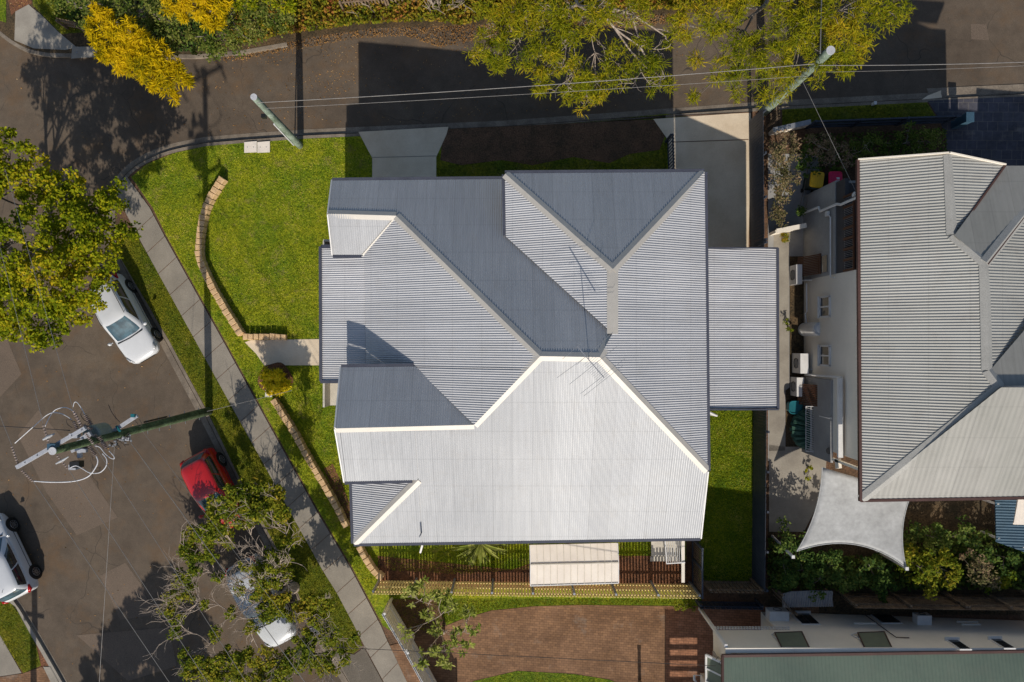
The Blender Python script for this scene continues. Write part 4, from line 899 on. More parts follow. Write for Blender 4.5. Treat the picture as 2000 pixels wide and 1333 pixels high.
def limbs(mb, trunk0, trunk1, r0, blobs, cl, own, seed, twig=.35, rmin=.012, sub=3, tangle=0):
    r = random.Random(seed); t0, t1 = Vector(trunk0), Vector(trunk1)
    n = 6; path = [t0.lerp(t1, i / n) + Vector((r.uniform(-.06, .06), r.uniform(-.06, .06), 0)) * (i > 0) for i in range(n + 1)]
    path[0] = path[0] - Vector((0, 0, .2)); mb.tube(path, [r0 * (1.25 - .55 * i / n) for i in range(n + 1)], 9)
    limbpts = []
    order = sorted(range(len(blobs)), key=lambda i: (Vector(blobs[i][0]) - t1).length); nodes = []
    for bi in order:
        c, rad = blobs[bi]; c = Vector(c); D = (c - t1).length; s = t0.lerp(t1, r.uniform(.7, 1.0)); lv = 0
        cand = [(n_, l_) for n_, l_ in nodes if (n_ - t1).length < D * .8 and (c - n_).length < D * .75]
        if cand: s, lv = min(cand, key=lambda q: (c - q[0]).length + .25 * (q[0] - t1).length); lv += 1
        L = (c - s).length; m = s.lerp(c, .45) + Vector((r.uniform(-.15, .15) * L, r.uniform(-.15, .15) * L, -.06 * L))
        pth = catmull([tuple(s), tuple(m), tuple(c)], 5); rb = max(.022, r0 * .5 * (.68 ** lv)); nodes.append((Vector(pth[len(pth) // 2]), lv)); nodes.append((c, lv)); limbpts += [(Vector(pth[j]), Vector(pth[j]) - Vector(pth[j - 1])) for j in range(2, len(pth))]; mb.tube(pth, [rb * (1 - .65 * i / (len(pth) - 1)) for i in range(len(pth))], 6)
        ids = [i for i in range(len(own)) if own[i] == bi]; r.shuffle(ids)
        for i in ids[:max(2, int(len(ids) * twig))]:
            e = Vector(cl[i]); s2 = Vector(pth[r.choice(range(len(pth) // 2, len(pth)))]); mid = s2.lerp(e, .5) + Vector((r.uniform(-.12, .12), r.uniform(-.12, .12), r.uniform(-.02, .1))) * (e - s2).length
            p2 = catmull([tuple(s2), tuple(mid), tuple(e)], 3); mb.tube(p2, [max(rmin, rb * .38 * (1 - .7 * j / (len(p2) - 1))) for j in range(len(p2))], 4)
            for _ in range(sub):
                q = Vector(p2[r.choice([1, 2, 3, 4, 5])]); e2 = q + Vector((r.uniform(-1, 1), r.uniform(-1, 1), r.uniform(-.2, .5))) * rad * .32; mb.tube([q, q.lerp(e2, .5) + Vector((r.uniform(-.05, .05),) * 3), e2], [rmin * 1.3, rmin, rmin * .6], 3)
    for _ in range(tangle):
        p, d = r.choice(limbpts); a = r.uniform(-1.0, 1.0); d = d.normalized(); nd = Vector((d.x * math.cos(a) - d.y * math.sin(a), d.x * math.sin(a) + d.y * math.cos(a), d.z + r.uniform(0, .4))).normalized(); grow(mb, r, p, nd, r.uniform(.4, .95), .022, 2)
def grow(mb, r, p, d, L, rad, gen, flat=.35):
    m = p + d * L * .5 + Vector((r.uniform(-.1, .1), r.uniform(-.1, .1), r.uniform(-.03, .06))) * L; e = m + (d + Vector((r.uniform(-.4, .4), r.uniform(-.4, .4), r.uniform(-.1, .2)))).normalized() * L * .5
    mb.tube([p, m, e], [rad, rad * .8, rad * .55], 4, False)
    if gen > 0:
        for q in (m, m.lerp(e, .5), e):
            if r.random() < .85:
                a = r.choice((-1, 1)) * r.uniform(.4, 1.0); nd = Vector((d.x * math.cos(a) - d.y * math.sin(a), d.x * math.sin(a) + d.y * math.cos(a), d.z * .6 + r.uniform(-.1, flat))).normalized(); grow(mb, r, q, nd, L * r.uniform(.5, .8), rad * .62, gen - 1)
def tree(name, label, cat, bpx, th, r0, blobs, leaf, per=14, cr=.45, nl=30, ln=.14, wd=.08, seed=1, bark='bark', squash=.6, twig=.35, droop=0, radial=0, shell=.5, group=None, sub=2, bare=0.0, rmin=.012, tangle=0):
    b0 = G(*bpx); root = thing(name, label, cat, b0, group)
    W = [(tuple(G(x, y, h)), r) for x, y, r, h in blobs]
    cx = sum(c[0] for c, r in W) / len(W); cy = sum(c[1] for c, r in W) / len(W)
    t1 = (b0.x * .8 + cx * .2, b0.y * .8 + cy * .2, b0.z + th)
    cl, rr, own = clumps(W, per, cr, seed, shell, squash)
    m_ = MB(); limbs(m_, b0, t1, r0, W, cl, own, seed, twig, rmin, sub, tangle); m_.build('trunk', M[bark], root, smooth=True)
    if bare: keep = np.random.default_rng(seed + 5).random(len(cl)) > bare; cl = cl[keep]; rr = rr[keep]
    V, F = leaves(cl, rr, nl, ln, wd, seed=seed, droop=droop, radial=radial, up=.5); npmesh('crown', V, F, LM[leaf], root); return root
def shrub(name, label, blobs, leaf, per=30, cr=.22, nl=30, ln=.11, wd=.06, seed=1, cat='shrub', group=None, radial=0, squash=.8, bark='bark', droop=0, trunkr=.04):
    x, y, r, h = blobs[0]; root = thing(name, label, cat, G(x, y), group); W = [(tuple(G(a, b, d)), c) for a, b, c, d in blobs]
    cl, rr, own = clumps(W, per, cr, seed, .35, squash)
    m_ = MB(); limbs(m_, G(x, y), G(x, y, max(.15, h * .5)), trunkr, W, cl, own, seed, .35, .008, 1); m_.build('stem', M[bark], root)
    V, F = leaves(cl, rr, nl, ln, wd, seed=seed, radial=radial, droop=droop); V[:, 2] = np.maximum(V[:, 2], K * V[:, 0] + .02); npmesh('foliage', V, F, LM[leaf], root); return root
# street trees, left side
tree('street_tree', 'big lime green leafy tree at the left edge, overhanging the white hatchback', 'tree', (75, 505), 2.6, .26,
     [(20, 300, 1.3, 5.2), (60, 345, 1.0, 5.2), (-40, 350, 1.7, 5.5), (125, 395, 1.35, 4.8), (190, 410, 1.15, 4.4), (215, 385, .7, 4.3), (225, 450, .85, 4.2), (150, 460, 1.2, 5), (200, 495, .8, 4.6), (40, 470, 1.5, 5.8), (90, 540, 1.5, 5.6), (160, 560, 1.3, 4.8), (170, 500, 1.0, 4.9), (172, 588, .55, 4.2), (20, 590, 1.5, 5.2), (90, 625, 1.3, 4.8), (-40, 500, 1.8, 5.8), (125, 615, .85, 4.4), (20, 640, .6, 4.4), (-50, 630, 1.3, 5), (162, 622, .3, 4.0), (196, 548, .35, 4.0), (-70, 420, 1.8, 5.5)],
     'lime', per=16, cr=.34, nl=64, ln=.15, wd=.10, seed=3, squash=.6, twig=.25)
tree('street_tree', 'half bare tree with pale branches on the verge, over the silver white car', 'tree', (575, 1148), 1.2, .24,
     [(431, 1003, 0.76, 3.2), (460, 975, 0.76, 4.3), (500, 962, 0.76, 4.1), (535, 975, 0.70, 3.9), (545, 1005, 0.43, 3.7), (500, 995, 0.65, 4.4), (465, 1010, 0.59, 4.4), (416, 1038, 0.65, 3.2), (440, 1045, 0.54, 2.5), (380, 1050, 0.54, 2.5), (365, 1075, 0.49, 2.5), (385, 1100, 0.54, 2.5), (410, 1075, 0.49, 2.5), (355, 1130, 0.45, 2.5), (340, 1160, 0.38, 2.5), (330, 1185, 0.41, 2.5), (345, 1205, 0.41, 2.5), (345, 1235, 0.38, 2.5), (365, 1155, 0.38, 2.5), (375, 1285, 0.54, 2.5), (405, 1305, 0.65, 2.5), (370, 1310, 0.43, 2.5), (440, 1290, 0.70, 2.5), (480, 1300, 0.76, 2.7), (450, 1330, 0.86, 2.5), (520, 1295, 0.76, 2.7), (560, 1300, 0.76, 2.7), (520, 1335, 0.86, 2.7), (600, 1290, 0.65, 2.7), (640, 1295, 0.54, 2.7), (665, 1280, 0.43, 2.7), (690, 1245, 0.27, 2.8), (600, 1250, 0.65, 2.8), (640, 1240, 0.54, 2.8), (570, 1195, 0.59, 2.8), (600, 1180, 0.54, 2.8), (630, 1180, 0.54, 2.8), (615, 1215, 0.54, 2.8), (530, 1180, 0.49, 2.8), (505, 1130, 0.32, 3.9), (530, 1100, 0.32, 3.7), (450, 1195, 0.27, 2.5), (490, 1225, 0.27, 2.8), (555, 1110, 0.38, 3.2), (520, 1090, 0.38, 3.4), (540, 1130, 0.38, 3.4), (500, 1150, 0.38, 3.8), (560, 1060, 0.43, 3.2), (545, 1165, 0.43, 2.8), (515, 1200, 0.43, 2.8), (480, 1100, 0.27, 2.8), (430, 1130, 0.24, 2.5), (400, 1180, 0.24, 2.5), (420, 1240, 0.27, 2.5), (470, 1150, 0.27, 2.8), (505, 1112, .5, 3.1), (528, 1150, .45, 3.1), (548, 1095, .4, 3.2), (500, 1175, .35, 3.0)],
     'gum', per=40, cr=.25, nl=60, ln=.13, wd=.08, seed=5, bark='barkp', squash=.45, twig=.3, bare=.05, sub=4, rmin=.010, tangle=190)
# bare forked branches reaching north and east
bt = tree('street_tree', 'leafy street tree just outside the lower left edge, throwing a large shadow over the street', 'tree', (165, 1760), 2.5, .25,
     [(125, 1705, 1.70, 5), (195, 1695, 1.70, 5.6), (235, 1765, 1.70, 5.4), (75, 1785, 1.53, 4.8), (165, 1805, 1.87, 5.8), (45, 1845, 1.53, 4.6), (255, 1845, 1.70, 5), (145, 1905, 1.87, 5)],
     'dark', per=13, cr=.45, nl=110, ln=.2, wd=.15, seed=8)
# golden tree and dark neighbours, top left
tree('golden_tree', 'bright golden yellow feathery tree hanging over the road at upper left', 'tree', (255, 60), 2.2, .16,
     [(200, 50, .75, 4.4), (215, 82, .9, 4.4), (255, 75, .75, 4.6), (235, 110, .75, 4.4), (270, 125, .8, 4.4), (300, 105, .75, 4.4), (320, 140, .75, 4.2), (300, 160, .55, 4.0), (345, 150, .6, 4.0), (335, 175, .42, 3.8), (365, 160, .3, 3.8), (262, 98, .7, 4.5), (190, 25, .5, 4.2)],
     'gold', per=34, cr=.26, nl=60, ln=.26, wd=.045, seed=11, squash=.4, twig=.2, radial=.6, droop=.25)
tree('golden_tree', 'second golden feathery tree cut by the top edge beside the dark green trees', 'tree', (385, 5), 2.4, .14,
     [(345, -5, .8, 4.6), (385, 10, .7, 4.7), (410, 30, .6, 4.5), (430, 15, .5, 4.5), (360, 20, .5, 4.6), (400, -20, .9, 4.6), (425, 45, .35, 4.3)],
     'gold', per=30, cr=.26, nl=55, ln=.26, wd=.045, seed=12, squash=.4, twig=.2, radial=.6, droop=.25)
tree('leafy_tree', 'dark green leafy tree between the two golden trees', 'tree', (330, 40), 1.8, .16,
     [(280, 20, 1.3, 3.8), (300, 65, 1.0, 3.6), (240, 15, 1.1, 3.6), (330, 90, .8, 3.2), (180, 5, 1.1, 3.4), (340, 40, 1.0, 3.8), (130, 0, .8, 3.0)],
     'dark', per=16, cr=.33, nl=46, ln=.13, wd=.075, seed=13)
tree('leafy_tree', 'dark green leafy tree on the road edge right of the golden trees', 'tree', (430, 40), 1.8, .16,
     [(400, 70, .8, 3.2), (440, 75, .9, 3.2), (455, 40, 1.1, 3.5), (500, 40, 1.0, 3.2), (470, 10, 1.1, 3.6), (420, 100, .5, 2.8), (530, 15, 1.0, 3.2), (560, 40, .6, 2.6), (385, 95, .4, 2.8)],
     'dark', per=16, cr=.32, nl=46, ln=.13, wd=.075, seed=14)
tree('yellow_green_tree', 'small yellow tinged tree at the top edge above the road shadow of the leaning pole', 'tree', (520, -10), 1.5, .1,
     [(515, 0, .7, 3.8), (560, -5, .8, 3.6), (480, 0, .6, 3.9)], 'lime', per=20, cr=.25, nl=50, ln=.16, wd=.06, seed=15, radial=.4)
# feathery trees, top centre and right
tree('feathery_tree', 'wide olive feathery tree over the road above the zinc house', 'tree', (1120, -20), 2.6, .2,
     [(960, 45, .8, 5.6), (1000, 20, 1.0, 5.8), (950, 100, .6, 5.4), (990, 95, .9, 5.8), (975, 128, .5, 5.2), (1030, 60, .9, 6.0), (1050, 110, .95, 5.8), (1100, 85, .95, 6.1), (1075, 145, .8, 5.4), (1120, 150, .85, 5.5), (1160, 170, .7, 5.2), (1130, 195, .5, 4.8), (1110, 185, .5, 4.8), (1170, 195, .4, 4.8), (1090, 30, 1.0, 6.2), (1150, 50, .8, 5.8), (1200, 110, .55, 5.4), (1230, 150, .5, 5.3), (1190, 150, .55, 5.2), (1260, 130, .55, 5.3), (1290, 115, .5, 5.3), (1310, 165, .35, 5.0), (1060, 175, .25, 5.0), (1270, 165, .45, 5.1), (1300, 70, .4, 5.2), (1250, 90, .4, 5.4), (1230, 20, .8, 5.6), (1170, 10, .8, 5.8)],
     'olive', per=17, cr=.34, nl=58, ln=.25, wd=.03, seed=21, bark='barkp', squash=.35, twig=.6, radial=.5, droop=.15, sub=2, tangle=16)
tree('feathery_tree', 'olive feathery tree over the road around the leaning pole top by the side driveway', 'tree', (1480, -10), 2.6, .22,
     [(1340, 30, .6, 5.4), (1400, 20, .8, 5.6), (1460, 15, .8, 5.6), (1450, 70, .65, 5.4), (1480, 100, .75, 5.2), (1455, 135, .55, 5.0), (1495, 150, .7, 5.0), (1520, 110, .9, 5.6), (1540, 60, 1.0, 5.9), (1590, 40, 1.1, 6.1), (1640, 20, 1.0, 6.0), (1600, 90, 1.0, 5.8), (1650, 80, .9, 5.7), (1670, 115, .65, 5.2), (1640, 130, .6, 5.2), (1680, 50, .8, 5.5), (1720, 20, .7, 5.4), (1755, 12, .5, 5.2), (1520, 170, .5, 4.6), (1545, 140, .55, 5.0), (1500, 190, .35, 4.2), (1600, 145, .4, 4.8), (1700, -10, .9, 5.6), (1350, 190, .28, 4.4), (1400, 160, .3, 4.8), (1410, 120, .25, 5.0), (1360, 120, .25, 5.0), (1440, 180, .3, 4.4), (1420, 60, .4, 5.2), (1550, 0, 1.0, 6), (1380, 70, .45, 5.3), (1430, 95, .45, 5.2), (1345, 75, .4, 5.2), (1400, 50, .5, 5.4), (1325, 45, .5, 5.4), (1430, 150, .3, 5)],
     'olive', per=17, cr=.34, nl=56, ln=.25, wd=.03, seed=22, bark='bark', squash=.35, twig=.6, radial=.5, droop=.15)
# undergrowth along the top of the road
def scatter(name, poly, dens, leaf, ln, wd, hmin, hmax, seed, up=.5, kind='stuff', skip=None, flat=1.0, lie=False):
    g = np.random.default_rng(seed); xs = [p[0] for p in poly]; ys = [p[1] for p in poly]
    area = (max(xs) - min(xs)) * (max(ys) - min(ys)) * S * S; n = int(area * dens)
    x = g.uniform(min(xs), max(xs), n); y = g.uniform(min(ys), max(ys), n); k = inpoly_np(x, y, poly)
    if skip is not None:
        for q in skip: k &= ~inpoly_np(x, y, q)
    x, y = x[k], y[k]; n = len(x); u = (x - 1000) * S; v = (666 - y) * S
    hh = g.uniform(hmin, hmax, n); X = u * (1 - hh / H) / (1 + K * u / H); Z = K * X + hh; Y = v * (1 - Z / H)
    c = np.stack([X, Y, Z], 1); a = g.normal(size=(n, 3))
    if lie: a[:, 2] *= .12
    a /= np.linalg.norm(a, axis=1, keepdims=True); nn = g.normal(size=(n, 3)) * .6; nn[:, 2] = 1 if lie else .8
    b = np.cross(a, nn); b /= np.linalg.norm(b, axis=1, keepdims=True) + 1e-9
    L = ln * g.uniform(.5, 1.4, n)[:, None]; W_ = wd * g.uniform(.6, 1.4, n)[:, None]
    V = np.stack([c - a * L / 2, c + b * W_ / 2, c + a * L / 2, c - b * W_ / 2], 1).reshape(-1, 3)
    o = npmesh(name, V, np.arange(len(V)).reshape(-1, 4), LM[leaf]); return tag(o, kind=kind)
def blades(name, poly, dens, leaf, h, wd, seed, skip=()):
    g = np.random.default_rng(seed); xs = [p[0] for p in poly]; ys = [p[1] for p in poly]
    n = int((max(xs) - min(xs)) * (max(ys) - min(ys)) * S * S * dens)
    x = g.uniform(min(xs), max(xs), n); y = g.uniform(min(ys), max(ys), n); k = inpoly_np(x, y, poly)
    for q in skip: k &= ~inpoly_np(x, y, q)
    x, y = x[k], y[k]; n = len(x); u = (x - 1000) * S; v = (666 - y) * S
    X = u / (1 + K * u / H); Z = K * X; Y = v * (1 - Z / H); c = np.stack([X, Y, Z + .005], 1)
    th = g.uniform(0, 6.283, n); hh = h * g.uniform(.5, 1.5, n); t = np.stack([np.cos(th), np.sin(th), np.zeros(n)], 1)
    ln = g.uniform(.2, 1.1, n) * hh; th2 = g.uniform(0, 6.283, n)
    tip = c + np.stack([np.cos(th2) * ln, np.sin(th2) * ln, hh], 1); w_ = (wd * g.uniform(.6, 1.4, n))[:, None]
    V = np.stack([c - t * w_, c + t * w_, tip + t * w_ * .3, tip - t * w_ * .3], 1).reshape(-1, 3)
    return tag(npmesh(name, V, np.arange(len(V)).reshape(-1, 4), LM[leaf]), kind='stuff')
scatter('undergrowth', [(430, -60), (1340, -60), (1340, 14), (1100, 26), (960, 34), (900, 48), (850, 40), (760, 42), (700, 46), (630, 56), (560, 66), (500, 80), (440, 92)], 420, 'vine', .16, .10, .02, .55, 31)
scatter('undergrowth', [(1300, -60), (1600, -60), (1600, 10), (1300, 18)], 260, 'olive', .16, .06, .02, .4, 32)
scatter('undergrowth', [(84, -60), (420, -60), (420, 92), (380, 100), (300, 100), (210, 84), (150, 50), (110, 20)], 260, 'shade', .16, .10, .02, .5, 33)
scatter('leaf_litter', [(420, 100), (560, 80), (740, 50), (960, 40), (1340, 24), (1340, 44), (960, 72), (860, 92), (790, 70), (700, 74), (560, 100), (440, 122)], 300, 'rust', .075, .045, -.105, .01, 34, lie=True)
scatter('leaf_litter', [(380, 90), (1340, 25), (1340, 200), (600, 250), (400, 265)], 6, 'rust', .07, .04, -.112, -.10, 35, lie=True)
scatter('leaf_litter', [(20, 20), (62, 0), (80, -30), (18, -30)], 60, 'rust', .08, .05, .02, .05, 36, lie=True)
scatter('leaf_litter', [(0, 120), (600, 120), (600, 1333), (0, 1333)], .9, 'rust', .07, .05, -.112, -.10, 37, lie=True)
for i, (x, y, lab) in enumerate(((720, 15, 'bare twiggy shrub in front of the buried pickets at the top'), (860, 20, 'tangle of grey bare stems at the top, left of the feathery tree'), (905, 8, 'small bare grey sapling beside the feathery tree'))):
    root = thing('bare_shrub', lab, 'shrub', G(x, y)); r = random.Random(40 + i); m_ = MB(); b = G(x, y)
    for k in range(9):
        e = b + Vector((r.uniform(-1.1, 1.1), r.uniform(-.6, .8), r.uniform(.6, 1.4))); md_ = b.lerp(e, .5) + Vector((r.uniform(-.2, .2), r.uniform(-.2, .2), 0)); m_.tube([b, md_, e], [.035, .022, .01], 5)
        for _ in range(4): e2 = md_.lerp(e, r.random()) + Vector((r.uniform(-.5, .5), r.uniform(-.4, .4), r.uniform(0, .3))); m_.tube([md_.lerp(e, r.random() * .6), e2], [.014, .007], 4)
    m_.build('branch', M['barkp'], root)
scatter('undergrowth', [(1500, 1045), (1560, 1085), (1700, 1085), (1800, 1040), (1920, 1035), (2060, 1085), (2060, 1150), (1640, 1150), (1500, 1150)], 190, 'shade', .2, .11, .03, .7, 38)
scatter('undergrowth', [(1570, 262), (1850, 252), (1850, 318), (1600, 330), (1560, 330)], 150, 'shade', .14, .08, .03, .6, 39)
# shrubs
def rosette(name, label, px_, h, n, ln, wd, leaf, seed, cat):
    root = thing(name, label, cat, G(*px_)); r = random.Random(seed); c = G(*px_, h); mb = MB()
    for i in range(n):
        a = r.uniform(0, 6.283); el = r.uniform(.05, .7); L = ln * r.uniform(.75, 1.1); d = Vector((math.cos(a), math.sin(a), 0)); s_ = Vector((-d.y, d.x, 0)); pr = None
        for j in range(6):
            q = j / 5; p = c + d * (L * q * math.cos(el * .5)) + Vector((0, 0, L * (math.sin(el) * q - .55 * q * q))); w_ = wd * math.sin(math.pi * (.15 + .83 * q)) / 2; f = Vector((0, 0, w_ * .5)); row = [p - s_ * w_ + f, p, p + s_ * w_ + f]
            if pr: mb.add(pr + row, [(0, 1, 4, 3), (1, 2, 5, 4)])
            pr = row
    mb.build('frond', LM[leaf], root); m_ = MB(); m_.tube([G(*px_, -.1), c], [.13, .09], 9); m_.build('stem', M['bark'], root)
shrub('croton_bush', 'yellow and green croton bush beside the front path', [(540, 742, .66, .55), (525, 735, .42, .5), (552, 755, .42, .5), (530, 755, .4, .5)], 'croton', per=90, cr=.17, nl=30, ln=.22, wd=.06, seed=51, radial=.75)
sheet('garden_bed', [(538 + (34 + 3 * math.sin(q * 3)) * math.cos(q), 738 + (30 + 2 * math.cos(q * 5)) * math.sin(q)) for q in [2 * math.pi * k / 30 for k in range(30)]], .036, M['soilr'])
rosette('sago_palm', 'spiky green sago palm half hidden by the south gutter of the zinc house', (938, 1060), .75, 70, 1.35, .12, 'frang', 52, 'palm')
rosette('sago_palm', 'second small spiky palm under the south gutter, right of the larger one', (968, 1054), .5, 40, .75, .09, 'frang', 53, 'palm')
shrub('climbing_shrub', 'pinkish brown shrub against the neighbour fence beside the carport', [(1525, 300, .75, 1.7), (1530, 345, .75, 1.5), (1520, 390, .55, 1.4), (1540, 275, .5, 1.5), (1522, 425, .4, 1.2)], 'pinkb', per=38, cr=.24, nl=56, ln=.10, wd=.05, seed=54, bark='barkp')
shrub('hedge_shrub', 'dusky shrub in the shaded hedge, next to the service wire', [(1600, 285, .8, 1.3), (1640, 300, .7, 1.2)], 'pinkb', per=22, cr=.22, nl=36, ln=.1, wd=.05, seed=55, bark='barkp')
shrub('hedge_shrub', 'grey twiggy shrub in the middle of the shaded hedge', [(1690, 285, .75, 1.3), (1665, 300, .6, 1.1)], 'dark', per=20, cr=.22, nl=30, ln=.1, wd=.05, seed=56, bark='barkp')
shrub('hedge_shrub', 'green shrub at the right end of the shaded hedge by the blue post', [(1770, 278, .85, 1.4), (1815, 275, .7, 1.3), (1735, 285, .6, 1.2)], 'dark', per=22, cr=.24, nl=40, ln=.11, wd=.06, seed=57)
shrub('garden_shrub', 'dark bushy shrub by the wheelie bins', [(1580, 315, .7, .9), (1630, 322, .5, .8), (1560, 410, .35, .8)], 'shade', per=22, cr=.2, nl=36, ln=.12, wd=.07, seed=58)
shrub('garden_shrub', 'sunlit tuft of grass and rusty stems by the carport corner', [(1528, 462, .38, .3)], 'vine', per=60, cr=.14, nl=30, ln=.14, wd=.03, seed=59)
shrub('garden_plant', 'small trailing plant growing from the patio crack below the drying rack', [(1578, 915, .22, .2), (1576, 935, .16, .2)], 'lime', per=120, cr=.1, nl=16, ln=.09, wd=.05, seed=60)
shrub('garden_plant', 'small plant at the foot of the white hot water cylinder', [(1540, 640, .2, .3), (1536, 628, .16, .25)], 'gum', per=120, cr=.1, nl=16, ln=.09, wd=.05, seed=61)
for i, (bl, lf, lab) in enumerate((
    ([(1540, 1060, .9, 1.2), (1570, 1090, .8, 1.3), (1530, 1110, .8, 1.1)], 'shade', 'deep green bush under the lower left corner of the shade sail'),
    ([(1620, 1100, .9, 1.4), (1650, 1130, .8, 1.2), (1600, 1130, .8, 1.2)], 'shade', 'deep green bush below the middle of the shade sail'),
    ([(1700, 1110, .9, 1.3), (1720, 1140, .7, 1.1)], 'shade', 'broad dark bush between the sail and the olive green bush'),
    ([(1800, 1110, 1.1, 1.5), (1840, 1105, .9, 1.6), (1770, 1090, .8, 1.4)], 'gum', 'rounded olive green bush right of the shade sail'),
    ([(1900, 1110, .85, 1.3), (1925, 1130, .6, 1.2)], 'pinkb', 'straggly pinkish brown bush right of the olive green one'),
    ([(1960, 1130, .6, 1.0), (1940, 1145, .4, .9)], 'gum', 'bright green low bush beside the grey timber gate at the right edge'),
    ([(1830, 1050, .9, 1.0), (1880, 1050, .8, 1.0), (1790, 1030, .6, .9)], 'shade', 'low dark shrub on the far side of the olive green bush, by the bare dirt'),
    ([(1925, 1080, .7, 1.0), (1970, 1090, .6, 1.0)], 'shade', 'dark shrub under the blue patio cover'),
    ([(1530, 1150, .5, .8), (1515, 1130, .4, .8)], 'shade', 'dark ivy by the striped metal sheet'))):
    shrub('garden_shrub', lab, bl, lf, per=20, cr=.26, nl=42, ln=.14, wd=.08, seed=70 + i)
tag(sheet('garden_bed', [(1500, 1030), (1760, 1030), (2100, 975), (2100, 1200), (1500, 1200)], .008, M['dirt']), kind='structure')
tree('frangipani', 'thin branched tree with pale broad leaf clusters over the white picket fence', 'tree', (866, 1232), .9, .07,
     [(800, 1160, .45, 2.3), (845, 1165, .45, 2.3), (880, 1180, .4, 2.4), (910, 1195, .4, 2.3), (925, 1225, .35, 2.3), (890, 1240, .45, 2.2), (860, 1270, .5, 2.2), (875, 1295, .4, 2.1), (820, 1290, .4, 2.1), (790, 1230, .35, 2.1), (830, 1140, .3, 2.3), (905, 1260, .35, 2.2), (835, 1195, .4, 2.0), (855, 1225, .4, 1.9), (865, 1160, .35, 2.2)],
     'frang', per=40, cr=.19, nl=13, ln=.25, wd=.095, seed=81, bark='barkp', radial=.8, twig=.9, sub=1)
shrub('garden_shrub', 'dark low shrubs by the grey wall strip behind the brown paved court', [(1345, 1180, .4, .4), (1320, 1178, .3, .4)], 'gum', per=60, cr=.14, nl=26, ln=.1, wd=.05, seed=82)
# grass blades
hp = [(728, 256), (700, 256), (690, 270), (712, 285), (727, 308), (727, 350)]
skipA = [d1, d2, [(478, 664), (720, 658), (720, 716), (514, 716)]]
lawnA = [(985, 254), (600, 272), (470, 281), (400, 287), (338, 301), (288, 322), (260, 346), (300, 405), (328, 462), (368, 530), (444, 666), (524, 812), (628, 1000), (692, 1108), (716, 1150), (735, 1160), (745, 1085), (700, 1060), (690, 900), (720, 740), (720, 340), (1300, 340), (1300, 290), (985, 300)]
lawnA = [(860, 262), (600, 272)] + lawnA[2:-4] + [(720, 340), (860, 345)]
blades('grass', [(860, 322), (980, 314), (1120, 308), (1190, 320), (1300, 300), (1300, 345), (860, 345)], 400, 'shade', .05, .011, 90)  # deep green blades: house shade coloured into the lawn strip
blades('grass', lawnA, 800, 'blade', .045, .011, 91, skipA)
blades('grass', [(1382, 795), (1474, 795), (1484, 1130), (1366, 1130)], 1300, 'blade', .055, .011, 92)
blades('grass', [(226, 486), (244, 466), (262, 455)] + fw[3:10] + [(706, 1260), (690, 1274), (654, 1266), (602, 1196), (542, 1070), (472, 938), (406, 800), (354, 705), (330, 660), (306, 620)], 900, 'bladev', .05, .011, 93)
blades('grass', [(750, 1170), (1330, 1170), (1330, 1180), (1040, 1182), (960, 1190), (900, 1206), (800, 1244), (770, 1230)], 800, 'bladev', .05, .011, 94)
blades('grass', [(925, 1334), (1010, 1312), (1120, 1318), (1190, 1329), (1220, 1345), (1220, 1380), (900, 1380)], 800, 'bladev', .05, .011, 95)
blades('grass', [(0, 1168), (28, 1186), (68, 1258), (76, 1298), (45, 1312), (0, 1244)], 900, 'bladev', .05, .011, 96)
blades('grass', [(1530, 215), (1808, 201), (1832, 236), (1700, 243), (1530, 246)], 500, 'shade', .05, .011, 97)  # deep green blades carry painted shade on the neighbour's strip
blades('grass', [(740, 1080), (1034, 1064), (1034, 1110), (900, 1120), (760, 1112)], 900, 'blade', .05, .011, 98)
blades('grass', [(1208, 1050), (1272, 1050), (1268, 1080), (1212, 1090)], 900, 'blade', .05, .011, 99)
blades('grass', [(66, -20), (108, -20), (150, 42), (168, 60), (120, 64), (84, 30)], 800, 'bladev', .06, .012, 100)
for i, q in enumerate(([(560, 150), (700, 130), (690, 175), (640, 190), (600, 185)], [(620, 100), (700, 80), (700, 120), (640, 130)], [(830, 75), (930, 80), (900, 100), (850, 95)], [(490, 100), (600, 95), (560, 130), (500, 125)])):
    scatter('leaf_litter', q, 45, 'rust', .06, .035, -.112, -.10, 140 + i, lie=True)
# ------------------------------------------------------------ grey neighbour house to the east
nb = thing('house', 'neighbouring two storey house with a beige grey corrugated roof and cream side wall', 'house', G(1680, 650))
def fit(a, b, c, d=-.04):
    n = (b - a).cross(c - a); return pl(a.z + d, a.x, a.y, -n.x / n.z, -n.y / n.z)
X0 = 13.17; ZE = 7.0; XE = 12.72
NW = pl(ZE, XE, 0, T, 0)
yS = P(1683, 975, ZE).y
NS = pl(ZE, 0, yS, 0, T)
r1 = ray(NW, 1857, 400); NE1 = pl(r1.z, r1.x, 0, -.16, 0)
r2 = ray(NW, 1927, 600); NE2 = pl(r2.z, r2.x, 0, -.3, 0)
q1 = ray(NW, 1925, 512); NN1 = pl(q1.z - .02, 0, q1.y, 0, -.26)
q2 = ray(NW, 1955, 755); NN2 = pl(q2.z - .06, 0, q2.y, 0, -.2)
rm = MB(); PB = .105
facet(rm, NW, [(1678, 313), (1853, 300), (1861, 457), (1925, 512), (1930, 722), (1955, 756), (1683, 975)], 'ew', .012, PB)
facet(rm, NE1, [(1853, 300), (1962, 322), (1864, 457), (1861, 457)], 'ew', .012, PB)
facet(rm, NE2, [(1927, 512), (2010, 405), (2062, 405), (2062, 560), (2003, 640), (1932, 722)], 'ew', .012, PB)
facet(rm, NS, [(1683, 975), (1955, 756), (2062, 756), (2062, 968)], 'ns', .004, .19)
facet(rm, NN1, [(1864, 459), (1925, 510), (2010, 403), (2062, 403), (2062, 323), (1964, 323)], 'ns', .004, .19)
